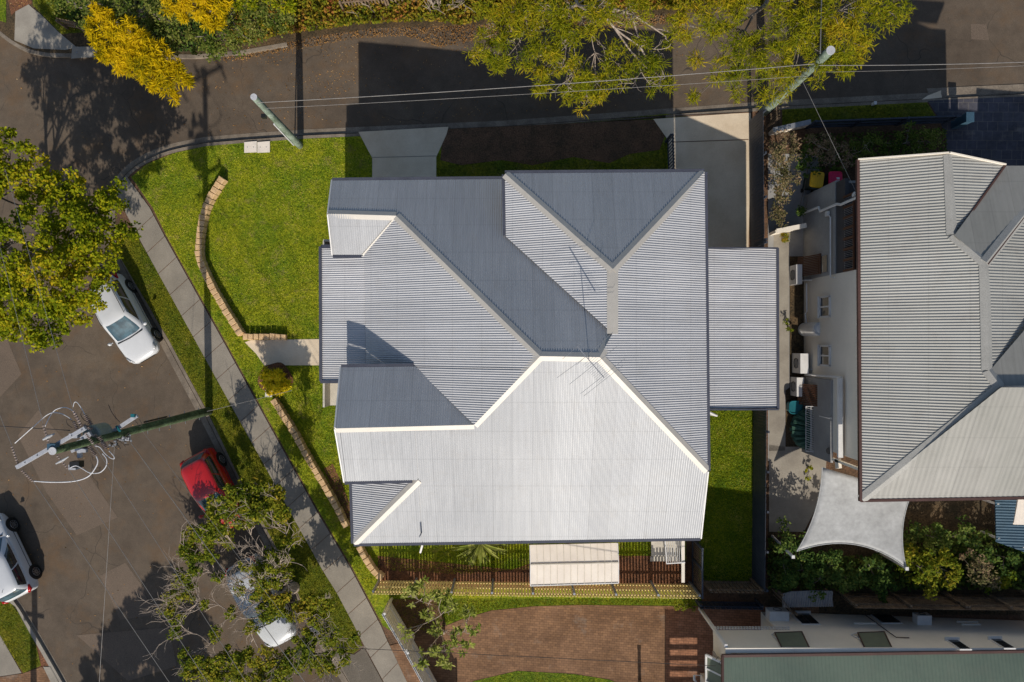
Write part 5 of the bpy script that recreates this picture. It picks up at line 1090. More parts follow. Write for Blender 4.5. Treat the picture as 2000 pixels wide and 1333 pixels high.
LOW = pl(4.6, 0, P(2010, 322, 4.6).y, 0, -.05); facet(rm, LOW, [(2004, 322), (2300, 322), (2300, 520), (2004, 520)], 'ns', .004, .19)
facet(rm, NN2, [(1934, 722), (2000, 645), (2062, 570), (2062, 752), (1957, 753)], 'ns', .004, .19)
nroof = build2(rm, 'roof', (M['nroofns'], M['nroofew']), nb)
cp = MB()
ncap = pm('beige_capping', (0.37, 0.36, 0.33), (0.32, 0.31, 0.285), 1.5, .6, bst=0)
for p, a, b in ((NW, (1855, 300), (1861, 457)), (NW, (1861, 457), (1925, 512)), (NW, (1925, 512), (1930, 722)), (NW, (1930, 722), (1955, 756)), (NW, (1955, 756), (1683, 975)), (NE2, (1925, 512), (2010, 405))):
    ridge(cp, ray(p, *a), ray(p, *b), wd=.19, lift=.03)
cp.build('ridge_capping', ncap, nroof)
g1 = MB(); g1.bar(ray(NW, 1675, 311), ray(NW, 1680, 978), .1, .12); g1.bar(ray(NS, 1681, 977), ray(NS, 2150, 969), .1, .1); g1.bar(ray(NE1, 1963, 322), ray(NE1, 1866, 457), .06, .1)
g1.bar(ray(NE2, 1928, 515), ray(NE2, 2010, 408), .08, .06); g1.build('gutter', M['brown'], nroof)
g1 = MB(); g1.bar(ray(NW, 1676, 311), ray(NW, 1853, 298), .05, .16); g1.bar(ray(NE1, 1853, 298), ray(NE1, 1962, 321), .05, .16); g1.build('barge_board', M['cream'], nroof)
# west wall: upper cream, lower grey part at the north end
yN = WX(1640, 360, X0 + .3).y
def wq(mb, x0, y0, z0, y1, z1, th=.1): mb.box((x0 + th / 2, (y0 + y1) / 2, (z0 + z1) / 2), (th, abs(y1 - y0), z1 - z0))
yA = WX(1600, 541, X0).y; yB = WX(1650, 890, X0).y; yC = WX(1600, 372, X0).y
m_ = MB(); wq(m_, X0, yA, 0, yB, 6.9, .2); m_.box((X0 + 4, (yA + yB) / 2, 3.5), (7.6, yA - yB - .02, 6.9)); m_.build('wall', M['cream'], nb)
zl = WX(1632, 480, X0).z
m_ = MB(); wq(m_, X0 - .02, yC, 0, yA, zl, .2); m_.box((X0 + 1.1, yC + .04, zl / 2), (2.2, .1, zl)); m_.build('lower_wall', M['greyw'], nb)
m_ = MB(); wq(m_, X0 + .02, yC + .01, zl, yA, zl + .75, .15); m_.box((X0 + 1.1, (yC + yA) / 2, zl - .05), (2.1, yC - yA, .08)); m_.box((X0 + 2.1, (yC + yA) / 2, zl + 1.5), (.1, yC - yA, 4)); m_.box((X0 + 4.2, (yC + yA) / 2, 3.4), (4.1, yC - yA - .04, 6.6)); m_.build('veranda', M['darkw'], nb)
m_ = MB()
for (xa, ya, yb) in ((1650, 403, 435), (1652, 449, 480)):
    a = WX(xa, ya, X0 + .9); b = WX(xa, yb, X0 + .9); m2 = MB(); m2.box((X0 + .9, (a.y + b.y) / 2, a.z + .4), (.06, abs(a.y - b.y), 1.2)); f = m2.build('window', M['steel'], nb)
    m2 = MB(); m2.box((X0 + .86, (a.y + b.y) / 2 + .1, a.z + .4), (.03, abs(a.y - b.y) * .5, 1.0)); m2.build('pane', M['glass'], f)
rl = MB(); zt_ = WX(1675, 450, X0).z - .25
a = WX(1672, 375, X0).y; b = yA + .05
rl.bar((X0 - .02, a, zt_), (X0 - .02, b, zt_), .06, .06); 
for i in range(8): y_ = a + (b - a) * i / 7; rl.bar((X0, y_, zl + .7), (X0, y_, zt_), .09, .09)
for y_ in (a, a - 1.0, b): rl.bar((X0 - .02, y_, zt_), (X0 + .9, y_, zt_ - .5), .08, .08)
rl.build('railing', M['brown2'], nb); rl = MB()
n = 44
for i in range(n): y_ = a + (b - a) * i / (n - 1); rl.cyl((X0 - .01, y_, zl + .75), (X0 - .01, y_, zt_), .009, 4)
rl.build('baluster', M['steel'], nb)
def window(xa, ya, xb, yb):
    p = WX(xa, ya, X0); q = WX(xb, yb, X0); cy = (WX((xa + xb) / 2, ya, X0).y + WX((xa + xb) / 2, yb, X0).y) / 2; hy = abs(WX((xa + xb) / 2, ya, X0).y - WX((xa + xb) / 2, yb, X0).y); zc = (p.z + q.z) / 2; hz = q.z - p.z
    m2 = MB()
    for s_ in (-1, 1): m2.box((X0 - .03, cy + s_ * hy / 2, zc), (.07, .07, hz + .07)); m2.box((X0 - .03, cy, zc + s_ * hz / 2), (.07, hy, .07))
    m2.box((X0 - .025, cy, zc), (.05, .06, hz)); m2.box((X0 - .06, cy, zc - hz / 2 - .05), (.12, hy + .1, .04)); f = m2.build('window', M['whitep'], nb)
    m2 = MB(); m2.box((X0 - .008, cy, zc), (.016, hy - .04, hz - .04)); m2.build('pane', M['glass'], f)
window(1603, 579, 1622, 618); window(1603, 675, 1622, 713)
# slatted timber window hoods
for (ya, yb) in ((498, 537), (750, 792)):
    a = WX(1592, ya, X0); b = WX(1592, yb, X0); zc = a.z; hd = MB(); n = 12
    for i in range(n):
        y_ = a.y + (b.y - a.y) * (i + .5) / n; hd.bar((X0 - .42, y_, 1.55), (X0 - .03, y_, 3.0), abs(b.y - a.y) / n * .72, .03, Vector((1, 0, .3)))
    sh_ = hd.build('slatted_screen', M['brown2'], nb); m2 = MB(); m2.bar((X0 - .40, a.y, 1.6), (X0 - .40, b.y, 1.6), .05, .05); m2.bar((X0 - .06, a.y, 2.98), (X0 - .06, b.y, 2.98), .05, .05); m2.build('frame', M['brown2'], sh_)
    m2 = MB(); m2.box((X0 - .02, (a.y + b.y) / 2 - .05, 3.15), (.05, abs(a.y - b.y) * .8, .8)); m2.build('window', M['glass'], nb)
# pipes
m2 = MB(); xw = X0 - .12
m2.tube([WX(1562, 418, xw), WX(1599, 404, xw), WX(1602, 412, xw), WX(1634, 398, xw), WX(1642, 399, xw), WX(1676, 384, xw)], .055, 8); m2.build('downpipe', M['whitep'], nb)
m2 = MB(); m2.tube([WX(1618, 418, xw), WX(1622, 424, xw), WX(1622, 540, xw), WX(1630, 542, xw)], .03, 8); m2.box(WX(1616, 417, xw), (.12, .2, .2)); m2.build('waste_pipe', M['whitep'], nb)
m2 = MB(); m2.tube([WX(1575, 553, xw), WX(1576, 608, xw), WX(1573, 612, xw), WX(1575, 630, xw)], .035, 8); m2.build('waste_pipe', M['whitep'], nb)
m2 = MB(); m2.tube([WX(1573, 731, xw), WX(1644, 736, xw)], .045, 8); m2.build('waste_pipe', M['whitep'], nb)
m2 = MB(); m2.bar(WX(1640, 738, X0 - .25), WX(1640, 893, X0 - .25), .16, .12); m2.bar(WX(1644, 738, X0 - .1), WX(1644, 893, X0 - .1), .10, .08); m2.build('box_gutter', M['whitep'], nb)
m2 = MB(); m2.box((X0 - .05, (WX(1600, 738, X0).y + WX(1600, 893, X0).y) / 2, 2.0), (.1, WX(1600, 738, X0).y - WX(1600, 893, X0).y, 4.0)); m2.build('lower_wall', M['greyw'], nb)
m2 = MB(); m2.bar(WX(1600, 886, X0), WX(1680, 916, X0), .12, .1); m2.bar(WX(1636, 895, X0), WX(1638, 914, X0), .12, .3); m2.build('fascia', M['cream'], nb)
m2 = MB(); m2.tube([WX(1600, 812, X0 - .1), WX(1624, 817, X0 - .1)], .02, 6); m2.box(WX(1622, 816, X0 - .12), (.06, .06, .06)); m2.build('pipe_stub', M['whitep'], nb)
m2 = MB(); m2.cyl(WX(1620, 880, X0 - .12), WX(1620, 880, X0 - .02), .14, 16); m2.build('vent', M['blackp'], nb)
m2 = MB(); m2.tube([WX(1668, 376, X0 - .2), WX(1672, 378, X0 - .1)], .05, 8); m2.box(WX(1669, 380, X0 - .1), (.12, .12, .16)); m2.build('service_bracket', M['whitep'], nb)
# things along that wall
def aircon(label, xa, ya, xb, yb, h, dp_=.32):
    A = G(xa, ya, h); B = G(xb, yb, h); c = (A + B) / 2; b = Vector((c.x, c.y, gz(c.x))); t = thing('air_conditioner', label, 'air conditioner', b)
    sx, sy = abs(B.x - A.x), abs(A.y - B.y); MB().box((c.x, c.y, gz(c.x) + h / 2), (sx, sy, h)).build('casing', M['whitep'], t)
    m2 = MB(); m2.tube([(c.x - sx / 2 - .012, c.y + .22 * math.cos(q), gz(c.x) + h * .5 + .22 * math.sin(q)) for q in [2 * math.pi * k / 20 for k in range(21)]], .012, 5, False)
    for k in range(6): z_ = gz(c.x) + h * .5 - .2 + k * .08; m2.bar((c.x - sx / 2 - .01, c.y - .2, z_), (c.x - sx / 2 - .01, c.y + .2, z_), .01, .01)
    m2.build('fan_grille', M['blackp'], t)
    m2 = MB(); m2.tube([(c.x + sx / 2, c.y - sy * .3, gz(c.x) + .4), (X0, c.y - sy * .3, gz(c.x) + .9)], .03, 6); m2.build('pipe', M['whitep'], t)
aircon('white air conditioner on the shaded strip beside the timber slatted screen', 1555, 516, 1567, 554, .75)
aircon('large white air conditioner below the hot water cylinder', 1563, 690, 1580, 729, .9)
aircon('grey white air conditioner beside the lower slatted screen, above the teal tub', 1556, 737, 1571, 774, .7)
c = G(1572, 643, 0); hw_ = thing('hot_water_cylinder', 'white cylindrical hot water tank against the cream wall', 'water heater', c)
m2 = MB(); m2.tube([c, c + Vector((0, 0, 1.5)), c + Vector((0, 0, 1.58)), c + Vector((0, 0, 1.62))], [.31, .31, .27, .12], 28); m2.build('tank', M['whitep'], hw_)
m2 = MB(); m2.cyl(c + Vector((0, 0, 1.55)), c + Vector((0, 0, 1.6)), .29, 28); m2.build('lid', M['carsilver'], hw_); m2 = MB(); m2.tube([c + Vector((.1, .28, 1.2)), c + Vector((.4, .28, 1.25))], .02, 6); m2.build('pipe', M['blackp'], hw_)
# bins
def bin_(label, px_, rz, lid, mark=False):
    c = G(*px_); t = thing('wheelie_bin', label, 'bin', c, None, (0, 0, R(rz))); m2 = MB()
    lo = [(-.2, -.24, .06), (.2, -.24, .06), (.2, .22, .06), (-.2, .22, .06)]; hi = [(-.28, -.33, .98), (.28, -.33, .98), (.28, .33, .98), (-.28, .33, .98)]
    m2.hexa(lo, hi); m2.build('body', M['bing'], t, False, True)
    m2 = MB(); A = []
    for z_, s_ in ((.985, 1.0), (1.02, 1.0), (1.05, .92), (1.06, .6)): A.append([(.30 * s_ * q[0], .36 * s_ * q[1] + .01, z_ + .02 * (1 - s_)) for q in [ringpt(1, 1, 6, 2 * math.pi * k / 24 + .01) for k in range(24)]])
    for a_, b_ in zip(A, A[1:]): m2.hexa(a_, b_)
    ld = m2.build('lid', lid, t, False, True)
    m2 = MB(); m2.bar((-.24, -.40, 1.0), (.24, -.40, 1.0), .05, .04); m2.bar((-.22, -.33, 1.0), (-.22, -.4, 1.0), .04, .04); m2.bar((.22, -.33, 1.0), (.22, -.4, 1.0), .04, .04); m2.build('handle', M['bing'] if not mark else lid, t, False, True)
    for s_ in (-1, 1): MB().cyl((s_ * .2, -.3, .1), (s_ * .25, -.3, .1), .1, 14).build('wheel', M['rubber'], t, False, True)
    m2 = MB()
    if mark:
        m2.box((.09, .05, 1.078), (.12, .09, .004)); m2.box((.03, -.04, 1.078), (.035, .035, .004)); m2.box((.09, -.04, 1.078), (.035, .03, .004)); m2.box((.14, -.055, 1.078), (.03, .06, .004)); m2.box((.02, .07, 1.078), (.03, .04, .004)); m2.build('white_mark', M['whitep'], ld, False, True)
    else:
        for a_, b_ in (((-.1, .18), (.1, .18)), ((-.1, -.0), (.1, 0)), ((-.1, .18), (-.1, 0)), ((.1, .18), (.1, 0))): m2.bar((a_[0], a_[1], 1.078), (b_[0], b_[1], 1.078), .012, .006)
        m2.build('embossing', lid, ld, False, True)
bin_('wheelie bin with a yellow lid in the shade by the neighbour house', G and (1576, 361), -8, M['yel'])
bin_('wheelie bin with a crimson lid carrying a small white mark', (1611, 361), 0, M['pink'], True)
# grey tub, rack, canvas
c = G(1545, 793); t = thing('storage_tub', 'teal plastic tub beside the drying rack', 'tub', c)
m2 = MB(); ring = lambda s_, z_: [(c.x + .28 * s_ * q[0], c.y + .27 * s_ * q[1], c.z + z_) for q in [ringpt(1, 1, 4, 2 * math.pi * k / 24 + .01) for k in range(24)]]
m2.hexa(ring(.8, 0), ring(.98, .5)); m2.build('body', M['teal'], t); m2 = MB(); pth = ring(1.02, .51); m2.tube(pth + pth[:1], .025, 6, False); m2.build('rim', M['teal'], t)
t = thing('drying_rack', 'white wire wall mounted drying rack over the green canvas', 'clothes rack', G(1580, 840)); zr_ = 2.0
xa, xb = WX(1600, 840, X0 - .05), P(1574, 840, zr_ + .4)
y0_, y1_ = P(1580, 793, 2.4).y, P(1580, 881, 2.4).y; z_ = 2.45
m2 = MB()
for x_ in (1574, 1584, 1592, 1600): p = P(x_, 800, z_); m2.tube([(p.x, y0_, z_), (p.x, y1_, z_)], .014, 5)
m2.tube([(P(1574, 0, z_).x, y0_, z_), (P(1602, 0, z_).x, y0_, z_)], .014, 5); m2.tube([(P(1574, 0, z_).x, y1_, z_), (P(1605, 0, z_).x, y1_, z_)], .014, 5); m2.build('frame', M['whitep'], t)
m2 = MB(); xx0 = P(1575, 0, z_).x; xx1 = P(1592, 0, z_).x
for i in range(20): y_ = y0_ + (y1_ - y0_) * (i + .5) / 20; m2.tube([(xx0, y_, z_ - .01), (xx1, y_ - .12, z_ - .01)], .009, 4)
m2.build('rod', M['whitep'], t)
t = thing('canvas_bundle', 'folded dark green canvas heaped under the white drying rack', 'canvas', G(1565, 840)); r = random.Random(4); m2 = MB()
for i in range(26):
    q = -1.3 + 2.6 * i / 25; c0 = G(1582, 838, .6); e = c0 + Vector((-.75 * math.cos(q), -.95 * math.sin(q), -.2 + .15 * math.sin(i * 2.3))); s_ = Vector((math.sin(q), -math.cos(q), 0)) * .05
    a = c0 + Vector((0, -.55 * math.sin(q), .35)); m2.add([a - s_, a + s_, e + s_ * 1.6, e - s_ * 1.6, (a + e) / 2 + Vector((0, 0, .12 + .05 * (i % 2)))], [(0, 1, 4), (1, 2, 4), (2, 3, 4), (3, 0, 4)])
m2.build('fold', M['ggreen'], t); m2 = MB(); m2.cyl(G(1582, 838, 0), G(1582, 838, .95), .03, 8); m2.build('pole', M['steel'], t)
# shade sail
cor = [P(1606, 912, 4.0), P(1782, 960, 4.3), P(1770, 1108, 4.2), P(1556, 1076, 3.4)]; n = 16; V = []
bow = [(.0, -.12), (-.55, .0), (0.12, .62), (.38, .02)]   # unused edge hints
def edge(a, b, sagv, q): return a.lerp(b, q) + sagv * (4 * q * (1 - q))
cc = sum(cor, Vector()) / 4
def ev(a, b, k): m = (a + b) / 2; return (cc - m) * k
E = [ev(cor[0], cor[1], .02), ev(cor[1], cor[2], .13), ev(cor[3], cor[2], .38), ev(cor[0], cor[3], .12)]
for i in range(n + 1):
    for j in range(n + 1):
        u, v = i / n, j / n; top = edge(cor[0], cor[1], E[0], u); bot = edge(cor[3], cor[2], E[2], u); lf_ = edge(cor[0], cor[3], E[3], v); rt = edge(cor[1], cor[2], E[1], v)
        bil = cor[0] * ((1 - u) * (1 - v)) + cor[1] * (u * (1 - v)) + cor[2] * (u * v) + cor[3] * ((1 - u) * v); V.append(tuple(top * (1 - v) + bot * v + lf_ * (1 - u) + rt * u - bil))
F = [(i * (n + 1) + j, i * (n + 1) + j + 1, (i + 1) * (n + 1) + j + 1, (i + 1) * (n + 1) + j) for i in range(n) for j in range(n)]
t = thing('shade_sail', 'pale grey shade sail stretched between the house and two white posts', 'shade sail', G(1650, 1000))
o = MB().add(V, F).build('cloth', M['sail'], t, smooth=True); md = o.modifiers.new('s', 'SOLIDIFY'); md.thickness = .01
m2 = MB()
for a, b in ((3, 2), (0, 3), (1, 2)):
    idx = [k for k in range(n + 1)]; pth = [V[k * (n + 1) + n] for k in idx] if (a, b) == (3, 2) else ([V[k] for k in idx] if (a, b) == (0, 3) else [V[n * (n + 1) + k] for k in idx]); m2.tube(pth, .022, 6)
m2.build('hem', M['sail'], t)
for lab, bx, by, tp in (('white steel post holding the lower left corner of the shade sail', 1508, 1046, P(1549, 1087, 3.5)), ('white steel post holding the lower right corner of the shade sail', 1712, 1076, P(1771, 1110, 4.3))):
    b = G(bx, by); t = thing('sail_post', lab, 'post', b); MB().bar(b, tp, .09, .09).build('shaft', M['whitep'], t); MB().box(tp, (.13, .13, .06)).build('cap', M['whitep'], t)
# frames of the neighbour's blue rail fence
A, B = G(1575, 250), G(1850, 240); t = thing('rail_fence', 'dark blue steel rail fence along the shaded strip of lawn', 'fence', A); up = Vector((0, 0, 1))
m2 = MB()
for q in (.15, .5, .95): m2.bar(A + up * q, B + up * q, .06, .09)
m2.build('rail', M['darkf'], t)
for q in (.0, .32, .64, .97): c = A.lerp(B, q); MB().box(c + up * .5, (.1, .1, 1.02)).build('post', M['darkf'], t)
m2 = MB()
for i in range(60): c = A.lerp(B, i / 59); m2.box(c + up * .5 + Vector((0, .05, 0)), (.06, .02, .85))
m2.build('paling_panel', M['darkf'], t)
c = G(1864, 243); t = thing('letterbox_pillar', 'bright blue square pillar at the end of the dark blue rail fence', 'pillar', c); MB().box(c + up * .5, (.3, .38, 1.0)).build('shaft', M['blue'], t); MB().box(c + up * 1.03, (.34, .42, .05)).build('cap', M['blue'], t)
t = thing('garden_wall', 'pale weathered low wall between the dusky shrubs and the carport', 'wall', G(1525, 258)); a, b = G(1500, 262), G(1572, 246)
MB().bar(a + up * .3, b + up * .3, .14, .6).build('panel', M['cream'], t); MB().bar(a + up * .62, b + up * .62, .22, .05).build('coping', M['steel'], t)
t = thing('garden_wall', 'short pale wall stub crossing the strip by the lower grey wall', 'wall', G(1530, 455)); a, b = G(1500, 458), G(1556, 447)
MB().bar(a + up * .5, b + up * .5, .12, 1.0).build('panel', M['cream'], t); MB().bar(a + up * 1.02, b + up * 1.02, .2, .05).build('coping', M['cream'], t)
# small white valve at the kerb, blue cover
c = G(1704, 204); t = thing('water_marker', 'tiny white marker post on the kerb of the shaded lawn', 'marker', c); MB().box(c + up * .12, (.1, .12, .24)).build('post', M['whitep'], t); MB().box(c + up * .25, (.12, .14, .02)).build('cap', M['whitep'], t)
t = thing('patio_cover', 'blue corrugated patio cover at the right edge under the beige roof', 'patio cover', G(1975, 1040))
BP = pl(3.0, P(1945, 1000, 3.0).x, 0, .12, 0); m2 = MB(); facet(m2, BP, [(1944, 976), (1970, 976), (2100, 976), (2100, 1120), (1996, 1076), (1946, 1058)], 'ew', .012, .12, reg=False); m2.build('roof', M['blue'], t)
m2 = MB()
for x_, y_ in ((1950, 985), (1952, 1052), (2000, 1070)): p = ray(BP, x_, y_); MB().bar((p.x, p.y, gz(p.x)), p, .08, .08).build('post', M['whitep'], t)
BQ = pl(4.4, 0, P(1990, 1000, 4.4).y, 0, .1); m2 = MB(); facet(m2, BQ, [(1988, 975), (2100, 975), (2100, 1027), (1980, 1024)], 'ns', .01, .12, reg=False); m2.build('awning', M['shed'], t)
# striped metal sheet and gate
t = thing('corrugated_lean_to', 'curved dark and white striped corrugated sheet by the timber fence', 'lean-to', G(1575, 1165)); m2 = MB()
CP = pl(1.2 + gz(13), 0, P(1575, 1170, 2.2).y, 0, .25); facet(m2, CP, [(1528, 1160), (1545, 1155), (1590, 1153), (1626, 1154), (1627, 1184), (1529, 1186)], 'ns', .03, .105, reg=False); m2.build('sheet', M['steel'], t)
m2 = MB()
for x_, y_ in ((1532, 1180), (1622, 1180), (1532, 1162), (1622, 1158)): p = ray(CP, x_, y_); m2.bar((p.x, p.y, gz(p.x)), p, .05, .05)
m2.build('post', M['oldtim'], t)
fence('paling_fence', 'old paling fence rising at the right edge behind the bushes', [(1975, 1148), (2060, 1110)], 1.4, M['oldtim'], side=-1, seed=21)
fence('paling_fence', 'shaded fence piece between the zinc house yard and the striped metal sheet', [(1500, 1140), (1530, 1180)], 1.4, M['oldtim'], side=-1, seed=22)
fence('paling_fence', 'dark low timber screen behind the red paving', [(1356, 1172), (1478, 1174)], .9, M['darkf'], side=-1, seed=23, palw=.2, gap=.03)
# ------------------------------------------------------------ green roofed building, lower right
gb = thing('apartment_building', 'long cream building with a pale green ribbed roof in the lower right corner', 'building', G(1500, 1250))
Y0 = WY(1500, 1190, 0 - 12.2).y; Y0 = -12.27
ZG = 4.75
yE = P(1700, 1277, ZG).y
GP = pl(ZG, 0, yE, 0, -.18)
xw0 = 8.55
m2 = MB(); facet(m2, GP, [(1413, 1281), (2150, 1271), (2150, 1700), (1413, 1700)], 'ns', .010, .15, reg=False); gr = m2.build('roof', M['groof'], gb)
m2 = MB(); m2.bar(ray(GP, 1410, 1280), ray(GP, 2150, 1269), .1, .12); m2.bar(ray(GP, 1411, 1280), ray(GP, 1411, 1700), .08, .14); m2.build('gutter', M['brown'], gr)
xr = P(2150, 1271, 6).x; zlow = 3.0; ZT = ZG - .05
xo = WY(1482, 1190, Y0).x
m2 = MB(); m2.box(((xo + xr) / 2, Y0 - .1, ZT / 2), (xr - xo, .2, ZT)); m2.box(((xw0 + xo) / 2, Y0 - .1, (zlow + ZT) / 2), (xo - xw0 + .02, .2, ZT - zlow)); m2.box((xw0 + .1, Y0 - 5.2, (zlow + ZT) / 2), (.2, 10, ZT - zlow)); m2.box((xo + .1, Y0 - 2, 2.0), (.2, 3.8, 4.0)); m2.box((xw0 + .15, Y0 - 6.6, 2.0), (.2, 7.4, 4)); m2.build('wall', M['cream'], gb)
m2 = MB(); m2.box(((xw0 + xo) / 2, Y0 - 4, zlow + .05), (xo - xw0, 8, .1)); m2.build('floor_slab', M['cream'], gb)
m2 = MB(); c = WY(1352, 1183, Y0 + .06); m2.bar((xw0 + .03, Y0 + .06, .6), (xw0 + .03, Y0 + .06, ZG - .1), .12, .12, Vector((0, 1, 0))); m2.build('corner_post', M['whitep'], gb)
m2 = MB()
for i in range(26):
    x_ = xw0 + .1 + i * (xo - xw0 + .5) / 26
    for k in (0, 1): m2.box((x_ + k * .06, Y0 + .03, zlow - .06 - k * .17), (.085, .03, .11))
m2.build('lattice', M['whitep'], gb)
def gwin(pts, mat, name='window', pop=.01):
    a = [WY(x, y, Y0 + pop) for x, y in pts]; zs = [q.z for q in a]; xs = [q.x for q in a]; xc = (min(xs) + max(xs)) / 2; zc = (min(zs) + max(zs)) / 2
    return xc, zc, max(zs) - min(zs)
for xa, xb, za_, zb_ in ((1547, 1600, 1200, 1219), (1698, 1756, 1198, 1217), (1852, 1882, 1252, 1268), (1936, 1965, 1250, 1266)):
    a = WY(xa, za_, Y0); b = WY(xb, zb_, Y0); a2_ = a.x; w0 = WY(xa + (xb - xa) * .62, za_, Y0).x - a.x; zc = (a.z + b.z) / 2; hz = b.z - a.z
    m2 = MB(); m2.box((a.x + w0 / 2, Y0 + .012, zc), (w0 + .1, .05, hz + .1)); m2.box((a.x + w0 / 2, Y0 + .07, a.z - .06), (w0 + .2, .16, .05)); f = m2.build('window', M['whitep'], gb); m2 = MB()
    for k in (0, 1): m2.box((a.x + w0 * (.25 + .5 * k), Y0 + .045, zc), (w0 * .47, .03, hz)); 
    m2.build('pane', M['glass'], f)
for xa, xb in ((1513, 1566), (1675, 1727)):
    p0, p1_ = P(xa, 1235, 3.5), P(xb, 1233, 3.5); q0, q1_ = P(xa + 13, 1279, 4.62), P(xb + 14, 1278, 4.62)
    q0.y = q1_.y = Y0 + .02; k_ = 1 - 5.75 / H
    m2 = MB(); th = Vector((0, 0, .03)); m2.hexa([p0 - th, p1_ - th, q1_ - th, q0 - th], [p0, p1_, q1_, q0]); hd = m2.build('window_hood', M['hood'], gb)
    m2 = MB(); m2.bar(p0, p1_, .03, .05); m2.bar(p0, q0, .04, .05); m2.bar(p1_, q1_, .04, .05); m2.build('frame', M['brown'], hd)
    m2 = MB(); e = (q0.x + .02, Y0 + .02, 3.5); m2.bar(p0, e, .03, .03); m2.bar((p0 + q0) / 2, e, .03, .03); m2.build('bracket', M['whitep'], hd)
for lab, x_, y_, s_ in (('white air conditioner box on the cream wall by the striped metal sheet', 1518, 1199, .85), ('small white air conditioner box on the cream wall near the second window', 1801, 1208, .62)):
    c = WY(x_, y_, Y0 + .2); t = thing('air_conditioner', lab, 'air conditioner', c); MB().box(c, (s_, .42, s_ * .6)).build('casing', M['whitep'], t)
    m2 = MB(); q = [2 * math.pi * k / 20 for k in range(21)]; m2.tube([(c.x + s_ * .2 * math.cos(a), c.y + .22, c.z + s_ * .2 * math.sin(a)) for a in q], .012, 5, False); m2.build('fan_grille', M['blackp'], t); m2 = MB(); m2.box(c + Vector((-s_ * .3, -.02, -s_ * .33)), (.04, .4, .04)); m2.box(c + Vector((s_ * .3, -.02, -s_ * .33)), (.04, .4, .04)); m2.build('bracket', M['steel'], t)
m2 = MB(); pp = [WY(x, y, Y0 + .05) for x, y in ((1681, 1194), (1750, 1244), (1776, 1245))]; m2.tube([(pp[0].x, Y0 + .05, pp[0].z), (pp[1].x, Y0 + .05, pp[1].z), (pp[2].x, Y0 + .05, pp[2].z)], .02, 6); m2.build('conduit', M['brown'], gb)
m2 = MB()
for xa, xb, y_ in ((1668, 1712, 1218), (1868, 1910, 1215), (1878, 1915, 1220)): a = WY(xa, y_, Y0); b = WY(xb, y_, Y0); m2.bar((a.x, Y0 + .03, a.z), (b.x, Y0 + .03, a.z), .06, .05)
m2.build('ledge', M['cream'], gb)
# bay window on the west face
m2 = MB(); xb_ = xw0 - .35; c = P(1395, 1305, 4.6)
bw = MB(); ys0, ys1 = P(1380, 1283, 3.9).y, P(1380, 1335, 3.9).y
fr = [Vector((xw0 + .05, ys0, 4.5)), Vector((xw0 + .05, ys1, 4.5)), Vector((xw0 - .5, ys1 - .0, 3.7)), Vector((xw0 - .5, ys0, 3.7))]
for i in range(4): bw.bar(fr[i], fr[(i + 1) % 4], .09, .09)
bw.bar((fr[0] + fr[1]) / 2, (fr[2] + fr[3]) / 2, .06, .06); bo = bw.build('window', M['whitep'], gb); m3 = MB(); m3.face(fr); m3.build('pane', M['hood'], bo)
m2 = MB(); m2.box((xw0 - .02, ys0 - .35, 3.6), (.08, .5, 1.0)); m2.build('window', M['steel'], gb)
m2 = MB(); r = random.Random(9); m2.tube([P(1398, 1288, 4.9), P(1403, 1282, 4.9), P(1409, 1288, 4.9), P(1404, 1297, 4.9), P(1410, 1300, 4.9)], .012, 5); m2.build('service_cable', M['blackp'], gb)
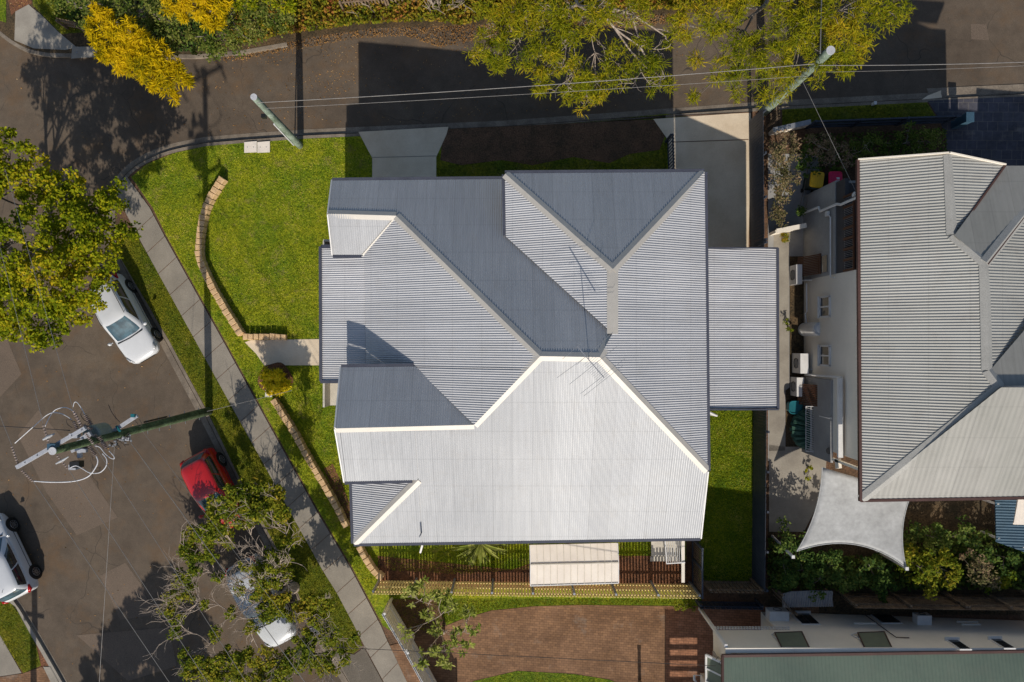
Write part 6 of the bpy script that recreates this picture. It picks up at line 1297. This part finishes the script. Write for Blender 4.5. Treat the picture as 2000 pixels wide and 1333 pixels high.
for i, (y_, lab) in enumerate(((1318, 'white security camera dome low on the west wall of the cream building'),)):
    c = P(1356, y_, 2.2); t = thing('security_camera', lab, 'camera', c); MB().tube([c, c + Vector((0, -.2, .02)), c + Vector((.1, -.3, .0))], [.05, .06, .03], 8).build('casing', M['whitep'], t); MB().bar(c, c + Vector((.35, -.02, 0)), .03, .03).build('bracket', M['whitep'], t)
c = G(1249, 1322); t = thing('garden_post', 'short dark timber post on the brown paving at the bottom edge', 'post', c); MB().box(c + Vector((0, -.2, .55)), (.14, .14, 1.1)).build('shaft', M['oldtim'], t); MB().box(c + Vector((0, -.2, 1.11)), (.17, .17, .03)).build('cap', M['oldtim'], t)

# open carport off the bottom edge: its roof and beams throw the bars of shade on the red paving
t = thing('pergola', 'dark beamed pergola just past the bottom edge, throwing bars of shade on the red paving', 'pergola', G(1330, 1440))
def shp(x, y, h):   # point at height h whose shadow falls on ground pixel (x, y)
    g = G(x, y); q = sdir * (h / sdir.z); return g + q
hp_ = 2.7; m2 = MB()
for a_, b_ in ((1232, 1243), (1258, 1266), (1280, 1287), (1301, 1308), (1322, 1330), (1344, 1352)):
    m2.hexa([shp(1300, b_, hp_), shp(1400, b_, hp_), shp(1400, a_, hp_), shp(1300, a_, hp_)], [shp(1300, b_, hp_) + up * .05, shp(1400, b_, hp_) + up * .05, shp(1400, a_, hp_) + up * .05, shp(1300, a_, hp_) + up * .05])
m2.build('beam', M['oldtim'], t); m2 = MB()
m2.hexa([shp(1298, 1360, hp_ + .06), shp(1308, 1360, hp_ + .06), shp(1308, 1186, hp_ + .06), shp(1298, 1186, hp_ + .06)], [shp(1298, 1360, hp_ + .16), shp(1308, 1360, hp_ + .16), shp(1308, 1186, hp_ + .16), shp(1298, 1186, hp_ + .16)]); m2.build('bearer', M['oldtim'], t)
m2 = MB(); m2.hexa([shp(1298, 1240, hp_ + .17), shp(1420, 1240, hp_ + .17), shp(1420, 1186, hp_ + .17), shp(1298, 1186, hp_ + .17)], [shp(1298, 1240, hp_ + .2), shp(1420, 1240, hp_ + .2), shp(1420, 1186, hp_ + .2), shp(1298, 1186, hp_ + .2)]); m2.build('roof', M['groof'], t)
for y_ in (1190, 1300, 1355):
    p = shp(1303, y_, hp_); MB().bar((p.x, p.y, gz(p.x)), p, .1, .1).build('post', M['oldtim'], t)
